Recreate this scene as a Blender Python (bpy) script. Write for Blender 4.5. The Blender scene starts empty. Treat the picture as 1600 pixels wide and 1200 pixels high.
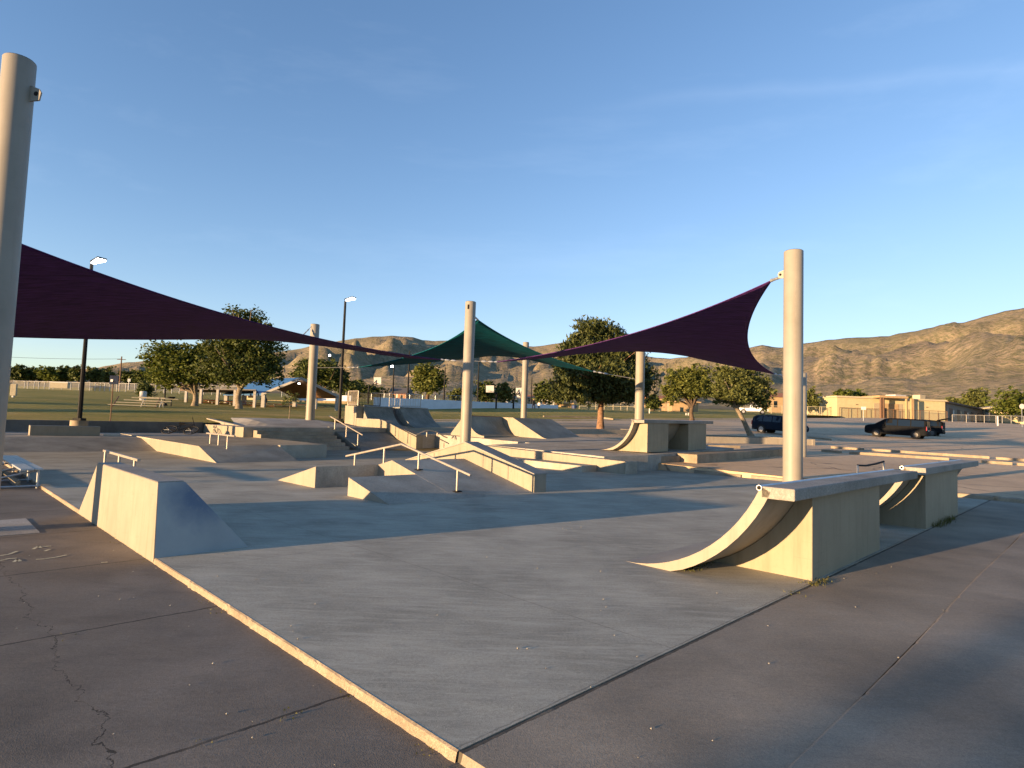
import bpy, bmesh, math, random
from mathutils import Vector, Matrix, noise
import numpy as np
random.seed(7)
SC = bpy.context.scene
COL = SC.collection
# ------------------------------------------------------------------ camera
FPX = 938.0; PITCH = math.atan(59.5/938); ROLL = .0337
CAM = Vector((0, 0, 1.6))
cF = Vector((0, math.cos(PITCH), math.sin(PITCH))); _U0 = Vector((0, -math.sin(PITCH), math.cos(PITCH))); _R0 = Vector((1, 0, 0))
cR = math.cos(ROLL)*_R0 + math.sin(ROLL)*_U0; cU = -math.sin(ROLL)*_R0 + math.cos(ROLL)*_U0
cd = bpy.data.cameras.new('camera'); cam = bpy.data.objects.new('camera', cd); COL.objects.link(cam)
cd.sensor_width = 36; cd.lens = 36*FPX/1600; cd.clip_end = 20000; cd.clip_start = .05
M = Matrix.Identity(4)
for i in range(3):
    M[i][0] = cR[i]; M[i][1] = cU[i]; M[i][2] = -cF[i]; M[i][3] = CAM[i]
cam.matrix_world = M
SC.camera = cam
# ------------------------------------------------------------------ light
SUN_AZ, SUN_EL = 235.3, 4.5          # compass from +Y, towards the sun
w = bpy.data.worlds.new('World'); SC.world = w; w.use_nodes = True
nt = w.node_tree; nt.nodes.clear()
out = nt.nodes.new('ShaderNodeOutputWorld'); bg = nt.nodes.new('ShaderNodeBackground'); sky = nt.nodes.new('ShaderNodeTexSky')
sky.sky_type = 'NISHITA'; sky.sun_disc = False
sky.sun_elevation = math.radians(SUN_EL); sky.sun_rotation = math.radians(SUN_AZ)
sky.altitude = 1300; sky.air_density = 1.0; sky.dust_density = .03; sky.ozone_density = 1.5
bg.inputs['Strength'].default_value = .117
# thin streaks of high cirrus mixed into the sky
tc = nt.nodes.new('ShaderNodeTexCoord'); mp = nt.nodes.new('ShaderNodeMapping'); mp.inputs['Scale'].default_value = (1.2, 5.0, 9.0); mp.inputs['Rotation'].default_value = (0.1, .16, .5)
nz = nt.nodes.new('ShaderNodeTexNoise'); nz.inputs['Scale'].default_value = 1.6; nz.inputs['Detail'].default_value = 6; nz.inputs['Roughness'].default_value = .62
rp = nt.nodes.new('ShaderNodeValToRGB'); rp.color_ramp.elements[0].position = .52; rp.color_ramp.elements[1].position = .82
rp.color_ramp.elements[1].color = (.03, .03, .03, 1)
mx = nt.nodes.new('ShaderNodeMixRGB'); mx.inputs[2].default_value = (4.2, 4.5, 4.9, 1)
hs = nt.nodes.new('ShaderNodeHueSaturation'); hs.inputs['Saturation'].default_value = 1.12; hs.inputs['Value'].default_value = 1.0
L = nt.links.new
L(tc.outputs['Generated'], mp.inputs['Vector']); L(mp.outputs[0], nz.inputs['Vector']); L(nz.outputs['Fac'], rp.inputs[0]); L(rp.outputs[0], mx.inputs[0])
sp3 = nt.nodes.new('ShaderNodeSeparateXYZ'); cm3 = nt.nodes.new('ShaderNodeCombineXYZ'); L(sky.outputs[0], sp3.inputs[0])
for i_, knee in enumerate((2.6, 3.6, 4.6)):                       # the camera's soft shoulder for the bright band over the horizon
    def mn(op, a, b):
        q = nt.nodes.new('ShaderNodeMath'); q.operation = op
        for j_, s_ in enumerate((a, b)):
            if isinstance(s_, (int, float)): q.inputs[j_].default_value = s_
            else: L(s_, q.inputs[j_])
        return q.outputs[0]
    x_ = sp3.outputs[i_]; L(mn('DIVIDE', x_, mn('SQRT', mn('ADD', mn('POWER', mn('DIVIDE', x_, knee), 2.0), 1.0), 0)), cm3.inputs[i_])
tn3 = nt.nodes.new('ShaderNodeMixRGB'); tn3.blend_type = 'MULTIPLY'; tn3.inputs[0].default_value = 1; tn3.inputs[2].default_value = (.88, .825, .92, 1)
L(cm3.outputs[0], tn3.inputs[1]); L(tn3.outputs[0], hs.inputs['Color']); _n = (cF+(950-800)/938*cR+(600-168)/938*cU).cross(cF+(1600-800)/938*cR+(600-106)/938*cU).normalized()
_m = (cF+(1420-800)/938*cR+(600-122)/938*cU).normalized()
def wn(ty, **kw):
    q = nt.nodes.new('ShaderNode'+ty)
    for k_, v_ in kw.items(): setattr(q, k_, v_)
    return q
d1 = wn('VectorMath', operation='DOT_PRODUCT'); d1.inputs[1].default_value = _n; L(tc.outputs['Generated'], d1.inputs[0])
nz2 = wn('TexNoise'); nz2.inputs['Scale'].default_value = 9; nz2.inputs['Detail'].default_value = 6; L(tc.outputs['Generated'], nz2.inputs['Vector'])
a1 = wn('Math', operation='MULTIPLY_ADD'); a1.inputs[1].default_value = .03; L(nz2.outputs['Fac'], a1.inputs[0]); L(d1.outputs['Value'], a1.inputs[2])
a2 = wn('Math', operation='SUBTRACT'); a2.inputs[1].default_value = .015; L(a1.outputs[0], a2.inputs[0]); a3 = wn('Math', operation='ABSOLUTE'); L(a2.outputs[0], a3.inputs[0])
r1 = wn('ValToRGB'); r1.color_ramp.elements[0].color = (1, 1, 1, 1); r1.color_ramp.elements[1].position = .014; r1.color_ramp.elements[1].color = (0, 0, 0, 1); L(a3.outputs[0], r1.inputs[0])
d2 = wn('VectorMath', operation='DOT_PRODUCT'); d2.inputs[1].default_value = _m; L(tc.outputs['Generated'], d2.inputs[0])
r2 = wn('ValToRGB'); r2.color_ramp.elements[0].position = .9; r2.color_ramp.elements[1].position = .99; L(d2.outputs['Value'], r2.inputs[0])
a4 = wn('Math', operation='MULTIPLY'); L(r1.outputs[0], a4.inputs[0]); L(r2.outputs[0], a4.inputs[1]); a5 = wn('Math', operation='MULTIPLY'); a5.inputs[1].default_value = .024; L(a4.outputs[0], a5.inputs[0])
mx2 = wn('MixRGB'); mx2.inputs[2].default_value = (4.2, 4.4, 4.8, 1); L(a5.outputs[0], mx2.inputs[0]); L(hs.outputs[0], mx2.inputs[1])
L(mx2.outputs[0], mx.inputs[1]); L(mx.outputs[0], bg.inputs['Color']); L(bg.outputs[0], out.inputs[0])
sl = bpy.data.lights.new('sun', 'SUN'); sl.energy = 3.5; sl.angle = math.radians(.45); sl.color = (1.0, .645, .33)
so = bpy.data.objects.new('sun', sl); COL.objects.link(so); so.location = (-30, -20, 30)
_a = math.radians(SUN_AZ); _e = math.radians(SUN_EL)
SDIR = Vector((math.sin(_a)*math.cos(_e), math.cos(_a)*math.cos(_e), math.sin(_e)))
so.rotation_euler = SDIR.to_track_quat('Z', 'Y').to_euler()
SC.view_settings.view_transform = 'Standard'; SC.view_settings.look = 'None'; SC.view_settings.gamma = 1
SC.view_settings.exposure = 2.1
# ------------------------------------------------------------------ positions
S = math.sqrt(.5)
def ray(px, py): return cF + (px-800)/FPX*cR + (600-py)/FPX*cU
def P(px, py, z=0):
    d = ray(px, py); return CAM + d*((z-1.6)/d.z)
def D(px, py, dep): return CAM + ray(px, py)*dep
def UV(u, v, z=0): return Vector((S*(u-v), S*(u+v), z))          # the skatepark grid, turned 45 degrees
def uvof(q): return S*(q.x+q.y), S*(q.y-q.x)
def PU(px, py, u):
    d = ray(px, py); return CAM + d*(u/(S*(d.x+d.y)))
def PVv(px, py, v):
    d = ray(px, py); return CAM + d*(v/(S*(d.y-d.x)))
def sstep(t): t = min(1, max(0, t)); return t*t*(3-2*t)
def Hlot(y): return .1+.033*(max(y, 18)-18) if y < 55 else 1.32+.048*(y-55)
def Hlawn(x, y): return .041*y-.7*math.exp(-((x+22)**2+(y-72)**2)/392)-.2*math.exp(-((y-26)/7)**2)*sstep((-x)/12)
def H(x, y):
    v = S*(y-x); k = sstep((v-20)/20)
    return Hlot(y)*(1-k)+Hlawn(x, y)*k
def T(px, py, a=14.0, b=420.0):                                    # where a line of sight meets the terrain
    d = ray(px, py); t = a
    while t < b:
        q = CAM+d*t
        if q.z < H(q.x, q.y): q.z = H(q.x, q.y); return q
        t += .08
    return CAM+d*b
def zup(q, py):                                                    # height above q that shows at picture row py
    lo, hi = q.z-2, q.z+60
    for _ in range(50):
        m = (lo+hi)/2; r = Vector((q.x, q.y, m))-CAM
        if 600-FPX*r.dot(cU)/r.dot(cF) > py: lo = m
        else: hi = m
    return m
# ------------------------------------------------------------------ mesh helpers
class MB:
    def __init__(s): s.v = []; s.f = []
    def add(s, vs, fs):
        o = len(s.v); s.v += [Vector(p) for p in vs]; s.f += [tuple(i+o for i in f) for f in fs]; return s
    def prism(s, bot, top):
        n = len(bot); fs = [tuple(reversed(range(n))), tuple(range(n, 2*n))]
        fs += [(i, (i+1) % n, n+(i+1) % n, n+i) for i in range(n)]
        return s.add(list(bot)+list(top), fs)
    def box(s, c, d, rz=0):
        c = Vector(c); R = Matrix.Rotation(rz, 3, 'Z'); h = [x/2 for x in d]
        q = [c+R @ Vector((a*h[0], b*h[1], -h[2])) for a, b in ((-1, -1), (1, -1), (1, 1), (-1, 1))]
        return s.prism(q, [p+Vector((0, 0, d[2])) for p in q])
    def uvbox(s, u0, u1, v0, v1, z0, z1):
        q = [UV(u0, v0, z0), UV(u1, v0, z0), UV(u1, v1, z0), UV(u0, v1, z0)]
        return s.prism(q, [Vector((p.x, p.y, z1)) for p in q])
    def tube(s, path, r, seg=10, cap=True):
        path = [Vector(p) for p in path]; n = len(path)
        rs = r if isinstance(r, (list, tuple)) else [r]*n
        rings = []; prev = None
        for i, p in enumerate(path):
            t = (path[min(i+1, n-1)]-path[max(i-1, 0)]).normalized()
            if prev is None:
                a = Vector((0, 0, 1)) if abs(t.z) < .9 else Vector((1, 0, 0))
                x = t.cross(a).normalized()
            else: x = (prev-t*prev.dot(t)).normalized()
            prev = x; y = t.cross(x)
            rings.append([p+rs[i]*(math.cos(2*math.pi*k/seg)*x+math.sin(2*math.pi*k/seg)*y) for k in range(seg)])
        vs = [q for rg in rings for q in rg]; fs = []
        for i in range(n-1):
            for k in range(seg):
                a = i*seg+k; b = i*seg+(k+1) % seg; fs.append((a, b, b+seg, a+seg))
        if cap: fs += [tuple(reversed(range(seg))), tuple(range((n-1)*seg, n*seg))]
        return s.add(vs, fs)
    def cyl(s, a, b, r, seg=20): return s.tube([a, b], r, seg)
    def strip(s, rows):                                             # grid of rows of points
        m = len(rows[0]); vs = [p for r in rows for p in r]; fs = []
        for i in range(len(rows)-1):
            for k in range(m-1):
                a = i*m+k; fs.append((a, a+1, a+m+1, a+m))
        return s.add(vs, fs)
def obj(name, mb, mat, parent=None, smooth=False, bevel=0, fixn=True):
    vs = mb.v
    if parent is None:
        x0 = [min(p[i] for p in vs) for i in range(3)]; x1 = [max(p[i] for p in vs) for i in range(3)]
        org = Vector(((x0[0]+x1[0])/2, (x0[1]+x1[1])/2, x0[2]))
        inv = Matrix.Translation(-org)
    else:
        inv = WM(parent).inverted(); org = None
    me = bpy.data.meshes.new(name); me.from_pydata([inv @ p for p in vs], [], mb.f)
    if fixn:
        bm = bmesh.new(); bm.from_mesh(me); bmesh.ops.recalc_face_normals(bm, faces=bm.faces); bm.to_mesh(me); bm.free()
    me.materials.append(mat)
    if smooth:
        me.polygons.foreach_set('use_smooth', [True]*len(me.polygons))
        if smooth == 'auto': me.set_sharp_from_angle(angle=math.radians(38))
    o = bpy.data.objects.new(name, me); COL.objects.link(o)
    if parent is None: o.location = org
    else: o.parent = parent
    if bevel:
        b = o.modifiers.new('bevel', 'BEVEL'); b.width = bevel; b.segments = 2; b.limit_method = 'ANGLE'; b.angle_limit = math.radians(35)
    return o
def WM(o):
    m = Matrix.Translation(o.location) @ o.rotation_euler.to_matrix().to_4x4()
    return WM(o.parent) @ m if o.parent else m
def thing(name, label, cat, loc, group=None, rz=0):
    o = bpy.data.objects.new(name, None); COL.objects.link(o); o.location = loc; o.rotation_euler = (0, 0, rz); o.empty_display_size = .3
    return tag(o, label, cat, group)
def tag(o, label, cat, group=None):
    o['label'] = label; o['category'] = cat
    if group: o['group'] = group
    return o
def struct(name, mb, mat, smooth=False):
    o = obj(name, mb, mat, None, smooth); o['kind'] = 'structure'; return o
def dup(root, loc, rz=0, label=None):
    r = root.copy(); COL.objects.link(r); r.location = loc; r.rotation_euler = (0, 0, rz)
    if label: r['label'] = label
    for ch in list(root.children):
        c = ch.copy(); COL.objects.link(c); c.parent = r
        for g in list(ch.children):
            d = g.copy(); COL.objects.link(d); d.parent = c
    return r
# ------------------------------------------------------------------ materials
class N:
    def __init__(s, name):
        s.m = bpy.data.materials.new(name); s.m.use_nodes = True; s.t = s.m.node_tree
        s.b = s.t.nodes['Principled BSDF']; s.o = s.t.nodes['Material Output']
    def n(s, ty, **kw):
        x = s.t.nodes.new('ShaderNode'+ty)
        for k, val in kw.items(): setattr(x, k, val)
        return x
    def l(s, a, b): s.t.links.new(a, b)
    def pos(s, rz=0, sc=(1, 1, 1)):
        g = s.n('NewGeometry'); mp = s.n('Mapping'); mp.inputs['Rotation'].default_value = (0, 0, rz); mp.inputs['Scale'].default_value = sc
        s.l(g.outputs['Position'], mp.inputs['Vector']); return mp.outputs[0]
    def noise(s, vec, scale, detail=4, rough=.55, dist=0):
        x = s.n('TexNoise'); x.inputs['Scale'].default_value = scale; x.inputs['Detail'].default_value = detail; x.inputs['Roughness'].default_value = rough; x.inputs['Distortion'].default_value = dist
        s.l(vec, x.inputs['Vector']); return x.outputs['Fac']
    def ramp(s, fac, stops):
        x = s.n('ValToRGB'); e = x.color_ramp.elements
        while len(e) < len(stops): e.new(.5)
        for i, (p, c) in enumerate(stops):
            e[i].position = p; e[i].color = (c, c, c, 1) if isinstance(c, (int, float)) else tuple(c)+(1,)
        s.l(fac, x.inputs[0]); return x.outputs[0]
    def mix(s, fac, a, b, mode='MIX'):
        x = s.n('MixRGB', blend_type=mode)
        for i, q in enumerate((fac, a, b)):
            if isinstance(q, (int, float)): x.inputs[i].default_value = q if i == 0 else (q, q, q, 1)
            elif isinstance(q, tuple): x.inputs[i].default_value = q+(1,)
            else: s.l(q, x.inputs[i])
        return x.outputs[0]
    def math(s, op, a, b=0, c=0):
        x = s.n('Math', operation=op)
        for i, q in enumerate((a, b, c)):
            if isinstance(q, (int, float)): x.inputs[i].default_value = q
            else: s.l(q, x.inputs[i])
        return x.outputs[0]
    def bump(s, h, strength=.3, dist=.01):
        x = s.n('Bump'); x.inputs['Strength'].default_value = strength; x.inputs['Distance'].default_value = dist
        s.l(h, x.inputs['Height']); s.l(x.outputs[0], s.b.inputs['Normal'])
    def done(s, col, rough=.8, spec=.3, metal=0):
        if isinstance(col, tuple): s.b.inputs['Base Color'].default_value = col+(1,)
        else: s.l(col, s.b.inputs['Base Color'])
        if isinstance(rough, (int, float)): s.b.inputs['Roughness'].default_value = rough
        else: s.l(rough, s.b.inputs['Roughness'])
        s.b.inputs['Specular IOR Level'].default_value = spec; s.b.inputs['Metallic'].default_value = metal
        return s.m
def sc3(c, k): return tuple(x*k for x in c)
def conc(name, base, dark=.72, light=1.18, scale=.55, bumpd=.004, stain=.35, joints=(), streak=False, warm=(1, .93, .84), jstr=.8, grain=1.0):
    """weathered concrete; joints = list of (axis 'u'/'v', start, spacing, halfwidth, wobble)"""
    s = N(name); v = s.pos(); vr = s.pos(-math.pi/4)
    a = s.noise(v, scale, 7, .62, .3); b = s.noise(v, scale*9, 6, .65); c = s.noise(v, 160, 2, .5)
    col = s.ramp(a, [(.3, sc3(base, dark)), (.5, base), (.72, sc3(base, light))])
    col = s.mix(s.ramp(b, [(.35, 0), (.75, .45)]), col, tuple(x*y*1.12 for x, y in zip(base, warm)))
    col = s.mix(.8*grain, col, s.ramp(c, [(.25, .5), (.75, 1.5)]), 'MULTIPLY')
    gr = s.noise(v, 42, 5, .7); col = s.mix(.7*grain, col, s.ramp(gr, [(.3, .68), (.7, 1.3)]), 'MULTIPLY')
    br = s.noise(s.pos(.35, (1.2, 6, 1)), 2.2, 6, .72, 1.6); col = s.mix(.26, col, s.ramp(br, [(.3, .74), (.7, 1.26)]), 'MULTIPLY')
    pt = s.noise(v, .9, 3, .5, .2); col = s.mix(.8, col, s.ramp(pt, [(.35, .78), (.65, 1.2)]), 'MULTIPLY')
    st = s.noise(s.pos(.6, (1, 3.4, 1)), scale*2.2, 6, .7, .8)
    col = s.mix(s.math('MULTIPLY', s.ramp(st, [(.52, 0), (.72, 1)]), stain), col, sc3(base, .55))
    sp = s.noise(v, 26, 3, .6)
    col = s.mix(s.math('MULTIPLY', s.ramp(sp, [(.66, 0), (.74, 1)]), .45), col, sc3(base, .5))
    if streak:                                                     # scuffs left by wheels
        for ra_, sx_, sc_, am_, br_ in ((-.5, (.6, 3, 1), 1.1, .42, 1.5), (.9, (.5, 3.2, 1), 1.5, .42, 1.55), (.2, (.8, 1.5, 1), .7, .32, 1.3), (2.0, (.35, 7, 1), 1.1, .3, .66)):
            sk = s.noise(s.pos(ra_, sx_), sc_, 8, .74, 2.6)
            col = s.mix(s.math('MULTIPLY', s.ramp(sk, [(.5, 0), (.66, 1)]), am_), col, sc3(base, br_))
    hgt = s.math('ADD', s.math('MULTIPLY', b, .6), s.math('MULTIPLY', c, .5))
    if joints:
        sep = s.n('SeparateXYZ'); s.l(vr, sep.inputs[0]); wob = s.noise(v, 1.7, 5, .7)
        fine = s.noise(v, 14, 3, .6)
        jm = None
        for ax, st0, spc, hw, wb in joints:
            q = sep.outputs['X' if ax == 'u' else 'Y']
            q = s.math('ADD', q, s.math('MULTIPLY', s.math('SUBTRACT', wob, .5), wb))
            q = s.math('ADD', q, s.math('MULTIPLY', s.math('SUBTRACT', fine, .5), (.025 if wb < .1 else .045)))
            q = s.math('SUBTRACT', q, st0-spc/2)
            q = s.math('ABSOLUTE', s.math('SUBTRACT', s.math('FLOORED_MODULO', q, spc), spc/2))
            m_ = s.math('LESS_THAN', q, hw)
            jm = m_ if jm is None else s.math('MAXIMUM', jm, m_)
        brk = s.ramp(s.noise(v, 3.1, 3, .6), [(.3, .35), (.5, 1)])
        jm = s.math('MULTIPLY', jm, brk)
        col = s.mix(s.math('MULTIPLY', jm, jstr), col, sc3(base, .16))
        hgt = s.math('SUBTRACT', hgt, s.math('MULTIPLY', jm, 2.0*jstr))
    s.bump(hgt, .5, bumpd)
    return s.done(col, .88, .22)
def paint(name, base, chip=(.2, .19, .18), amount=.3, bumpd=.002, rough=.6, dirt=.55):
    s = N(name); v = s.pos()
    a = s.noise(v, 1.1, 5, .6); b = s.noise(v, 9, 6, .7); st = s.noise(s.pos(0, (5, 5, .5)), 1.6, 5, .7)
    col = s.ramp(a, [(.3, sc3(base, .84)), (.7, sc3(base, 1.06))])
    col = s.mix(s.math('MULTIPLY', s.ramp(st, [(.5, 0), (.75, 1)]), dirt), col, tuple(x*k for x, k in zip(base, (.6, .56, .48))))
    col = s.mix(s.math('MULTIPLY', s.ramp(b, [(.66, 0), (.72, 1)]), amount), col, chip)
    sc_ = s.noise(s.pos(.785, (1.6, 2.2, 14)), 1.5, 7, .74, 1.2)          # rubbed marks left by boards
    col = s.mix(s.math('MULTIPLY', s.ramp(sc_, [(.57, 0), (.7, 1)]), dirt*.75), col, tuple(x*k for x, k in zip(base, (.62, .6, .6))))
    sd_ = s.noise(s.pos(.2, (3, 3, 2)), .9, 6, .7, .6); col = s.mix(s.math('MULTIPLY', s.ramp(sd_, [(.5, 0), (.68, 1)]), dirt*.5), col, tuple(x*k for x, k in zip(base, (.74, .72, .68))))
    c = s.noise(v, 130, 2, .5); s.bump(s.math('ADD', s.math('MULTIPLY', b, .5), s.math('MULTIPLY', c, .4)), .35, bumpd)
    return s.done(col, rough, .35)
def plain(name, col, rough=.6, metal=0, spec=.4, var=.15, scale=6):
    s = N(name); a = s.noise(s.pos(), scale, 4, .6)
    return s.done(s.ramp(a, [(.3, sc3(col, 1-var)), (.7, sc3(col, 1+var))]), rough, spec, metal)
def leafmat(name, c0, c1, trans=.35):
    s = N(name); g = s.n('NewGeometry'); a = s.noise(s.pos(), .55, 3, .6)
    f_ = s.math('ADD', s.math('MULTIPLY', g.outputs['Random Per Island'], .6), s.math('MULTIPLY', a, .45))
    col = s.ramp(f_, [(.15, c0), (.85, c1)])
    s.l(col, s.b.inputs['Base Color']); s.b.inputs['Roughness'].default_value = .62; s.b.inputs['Specular IOR Level'].default_value = .25
    tr = s.n('BsdfTranslucent'); s.l(s.mix(.5, col, (1, .95, .45), 'MULTIPLY'), tr.inputs['Color'])
    m_ = s.n('MixShader'); m_.inputs[0].default_value = trans; s.l(s.b.outputs[0], m_.inputs[1]); s.l(tr.outputs[0], m_.inputs[2]); s.l(m_.outputs[0], s.o.inputs[0])
    return s.m
def fabric(name, col, trans=.3):
    s = N(name); v = s.pos(.9); wv = s.n('TexWave'); wv.inputs['Scale'].default_value = 3.2; wv.inputs['Distortion'].default_value = 1.2; wv.inputs['Detail'].default_value = 3
    s.l(v, wv.inputs['Vector']); a = s.noise(s.pos(.9, (1, 9, 4)), 1.3, 5, .65)
    c = s.mix(.6, s.ramp(a, [(.35, sc3(col, .62)), (.65, sc3(col, 1.45))]), s.ramp(wv.outputs['Fac'], [(0, .82), (1, 1.1)]), 'MULTIPLY')
    s.bump(s.math('ADD', wv.outputs['Fac'], a), .25, .01)
    s.l(c, s.b.inputs['Base Color']); s.b.inputs['Roughness'].default_value = .7; s.b.inputs['Specular IOR Level'].default_value = .2
    tr = s.n('BsdfTranslucent'); s.l(c, tr.inputs['Color'])
    m_ = s.n('MixShader'); m_.inputs[0].default_value = trans; s.l(s.b.outputs[0], m_.inputs[1]); s.l(tr.outputs[0], m_.inputs[2]); s.l(m_.outputs[0], s.o.inputs[0])
    return s.m
def emit(name, col, st):
    s = N(name); s.b.inputs['Base Color'].default_value = (.8, .8, .8, 1); s.b.inputs['Emission Color'].default_value = col+(1,); s.b.inputs['Emission Strength'].default_value = st; return s.m
def carpaint(name, col):
    s = N(name); s.b.inputs['Coat Weight'].default_value = 0; s.b.inputs['Coat Roughness'].default_value = .04
    a = s.noise(s.pos(), 3, 4, .6); return s.done(s.ramp(a, [(.3, sc3(col, .9)), (.7, sc3(col, 1.2))]), .6, .03, 0)
def linkmesh(name, col, cover):
    s = N(name); tr = s.n('BsdfTransparent'); m_ = s.n('MixShader'); m_.inputs[0].default_value = cover
    s.done(col, .5, .4, .3); s.l(tr.outputs[0], m_.inputs[1]); s.l(s.b.outputs[0], m_.inputs[2]); s.l(m_.outputs[0], s.o.inputs[0]); return s.m

M_PAD = conc('pad_concrete', (.335, .314, .25), .78, 1.14, .5, .004, .3, [('u', 4.03, 3.05, .006, .02), ('v', 2.3, 4.4, .006, .02)], True, (1, .97, .9), .38)
M_LEFT = conc('slab_concrete_brown', (.172, .15, .122), .78, 1.15, .45, .006, .4, [('v', 3.25, 2.19, .011, .05), ('u', .8, 40, .0045, .5)], grain=.55)
M_RIGHT = conc('apron_concrete_brown', (.25, .215, .165), .8, 1.14, .4, .006, .18, [('v', 2.27, 90, .02, .02)], grain=.55)
M_RIGHTB = conc('outer_slab_concrete', (.25, .215, .168), .82, 1.14, .4, .006, .18, grain=.55)
M_KERB = conc('kerb_concrete', (.27, .225, .165), .7, 1.15, 2.2, .006, .5)
M_RAW = conc('raw_concrete', (.33, .308, .256), .75, 1.15, 1.3, .004, .35)
M_DECKC = conc('grey_deck_concrete', (.33, .318, .285), .8, 1.14, 1.2, .004, .3)
M_QP = conc('smooth_ramp_concrete', (.235, .24, .222), .8, 1.15, .9, .003, .35, streak=True)
M_WALLC = conc('dark_wall_concrete', (.16, .15, .14), .75, 1.15, 1.4, .006, .3)
M_CREAM = paint('cream_paint', (.29, .258, .205))
M_CREAMW = paint('worn_cream_paint', (.28, .25, .19), (.17, .15, .12), .75, dirt=.6)
M_POLE = paint('pole_paint', (.262, .245, .205), (.2, .2, .18), .3, .001, .5, .3)
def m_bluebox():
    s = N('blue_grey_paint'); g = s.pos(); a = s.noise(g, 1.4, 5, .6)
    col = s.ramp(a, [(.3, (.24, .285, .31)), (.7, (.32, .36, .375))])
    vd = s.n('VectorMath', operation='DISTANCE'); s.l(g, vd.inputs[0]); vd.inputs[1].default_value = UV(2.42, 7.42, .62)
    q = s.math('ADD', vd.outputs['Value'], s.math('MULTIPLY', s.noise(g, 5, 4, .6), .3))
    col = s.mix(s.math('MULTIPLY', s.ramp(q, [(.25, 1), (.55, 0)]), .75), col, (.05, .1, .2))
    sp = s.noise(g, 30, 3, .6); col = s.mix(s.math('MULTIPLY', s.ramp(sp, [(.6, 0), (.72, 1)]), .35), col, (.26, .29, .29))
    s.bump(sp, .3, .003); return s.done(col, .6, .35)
M_BLUEBOX = m_bluebox()
M_STEEL = plain('painted_steel_rail', (.36, .32, .27), .4, .3, .5)
M_GALV = plain('galvanized_steel', (.42, .44, .45), .4, .7, .5)
M_DARK = plain('black_steel', (.01, .011, .013), .6, 0, .12)
M_HOLE = plain('dark_hollow', (.008, .007, .006), .9)
M_PURPLE = fabric('purple_shade_cloth', (.082, .027, .14), .22)
M_GREEN = fabric('green_shade_cloth', (.003, .115, .15), .25)
M_CABLE = plain('steel_cable', (.35, .36, .37), .35, .7)
M_LAMP = emit('lamp_glow', (1, .98, .93), 3.5)
M_BARK = plain('bark', (.1, .072, .05), .95, 0, .1, .45, 9)
M_PINEBARK = plain('pine_bark', (.2, .12, .075), .95, 0, .1, .5, 7)
M_TRUNKL = plain('pale_bark', (.2, .165, .12), .95, 0, .1, .4, 8)
M_LEAF = leafmat('leaf_green', (.038, .06, .01), (.14, .165, .03))
M_LEAFD = leafmat('leaf_dark', (0.027, 0.044, 0.012), (0.091, 0.110, 0.022), .25)
M_LEAFY = leafmat('leaf_yellow_green', (0.049, 0.071, 0.015), (0.183, 0.195, 0.043), .35)
M_LEAFO = leafmat('leaf_olive', (.05, .066, .022), (.165, .18, .05), .35)
M_PINE = leafmat('pine_needles', (.018, .03, .01), (.085, .098, .024), .12)
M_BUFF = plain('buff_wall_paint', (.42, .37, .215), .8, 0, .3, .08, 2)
M_TRIM = plain('cream_trim', (.4, .35, .24), .7)
M_TAN = plain('tan_stucco', (.33, .235, .13), .85, 0, .2, .1, 2)
M_BROWN = plain('brown_siding', (.13, .075, .045), .8)
M_WHITE = plain('white_paint', (.5, .49, .46), .6, 0, .4, .06)
M_POST = plain('pale_grey_post', (.3, .295, .28), .7)
M_WHITEW = plain('white_wall_paint', (.6, .64, .7), .8, 0, .3, .08, 1.2)
M_BLUEROOF = plain('blue_metal_roof', (.035, .11, .26), .4, .1, .5, .1)
M_TERRA = plain('terracotta_roof', (.28, .12, .06), .8)
M_SHING = plain('grey_shingles', (.1, .095, .09), .9)
M_WOODC = plain('wood_ceiling', (.13, .07, .035), .7)
M_GLASS = plain('dark_window_glass', (.006, .01, .014), .06, 0, .6, .1)
M_TYRE = plain('tyre_rubber', (.015, .015, .015), .9)
M_RIM = plain('alloy_rim', (.07, .07, .07), .5, .3)
M_CHROME = plain('silver_wheel', (.28, .28, .28), .4, .4)
M_RED = plain('tail_lamp_red', (.4, .012, .012), .2, 0, .6)
M_HEAD = plain('headlamp_glass', (.6, .62, .65), .12, 0, .6)
M_BLACKCAR = carpaint('black_car_paint', (.008, .009, .011))
M_BLUECAR = carpaint('dark_blue_car_paint', (.010, .016, .028))
M_WHITECAR = carpaint('white_car_paint', (.6, .62, .63))
M_REDTAB = plain('red_brown_table', (.26, .07, .035), .6)
M_ALU = plain('weathered_aluminium', (.42, .45, .47), .42, .6, .5, .2, 12)
M_STONE = plain('buff_rubble_stone', (.28, .22, .12), .9, 0, .2, .4, 3.5)
M_MESH = linkmesh('chain_link', (.22, .22, .2), .16)
M_SIGNB = plain('sign_blue', (.01, .017, .04), .7, 0, .05, .5, 9)
M_SKIN = plain('skin', (.35, .2, .13), .6)
M_CLOTHD = plain('dark_clothes', (.02, .02, .024), .9)
M_CLOTHW = plain('white_shirt', (.65, .64, .6), .9)
M_HAIR = plain('dark_hair', (.02, .014, .01), .7)
M_BIN = plain('blue_bin_plastic', (.02, .04, .12), .5)
M_SOIL = plain('planter_soil', (.11, .095, .05), .95, 0, .1, .4, 4)
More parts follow.
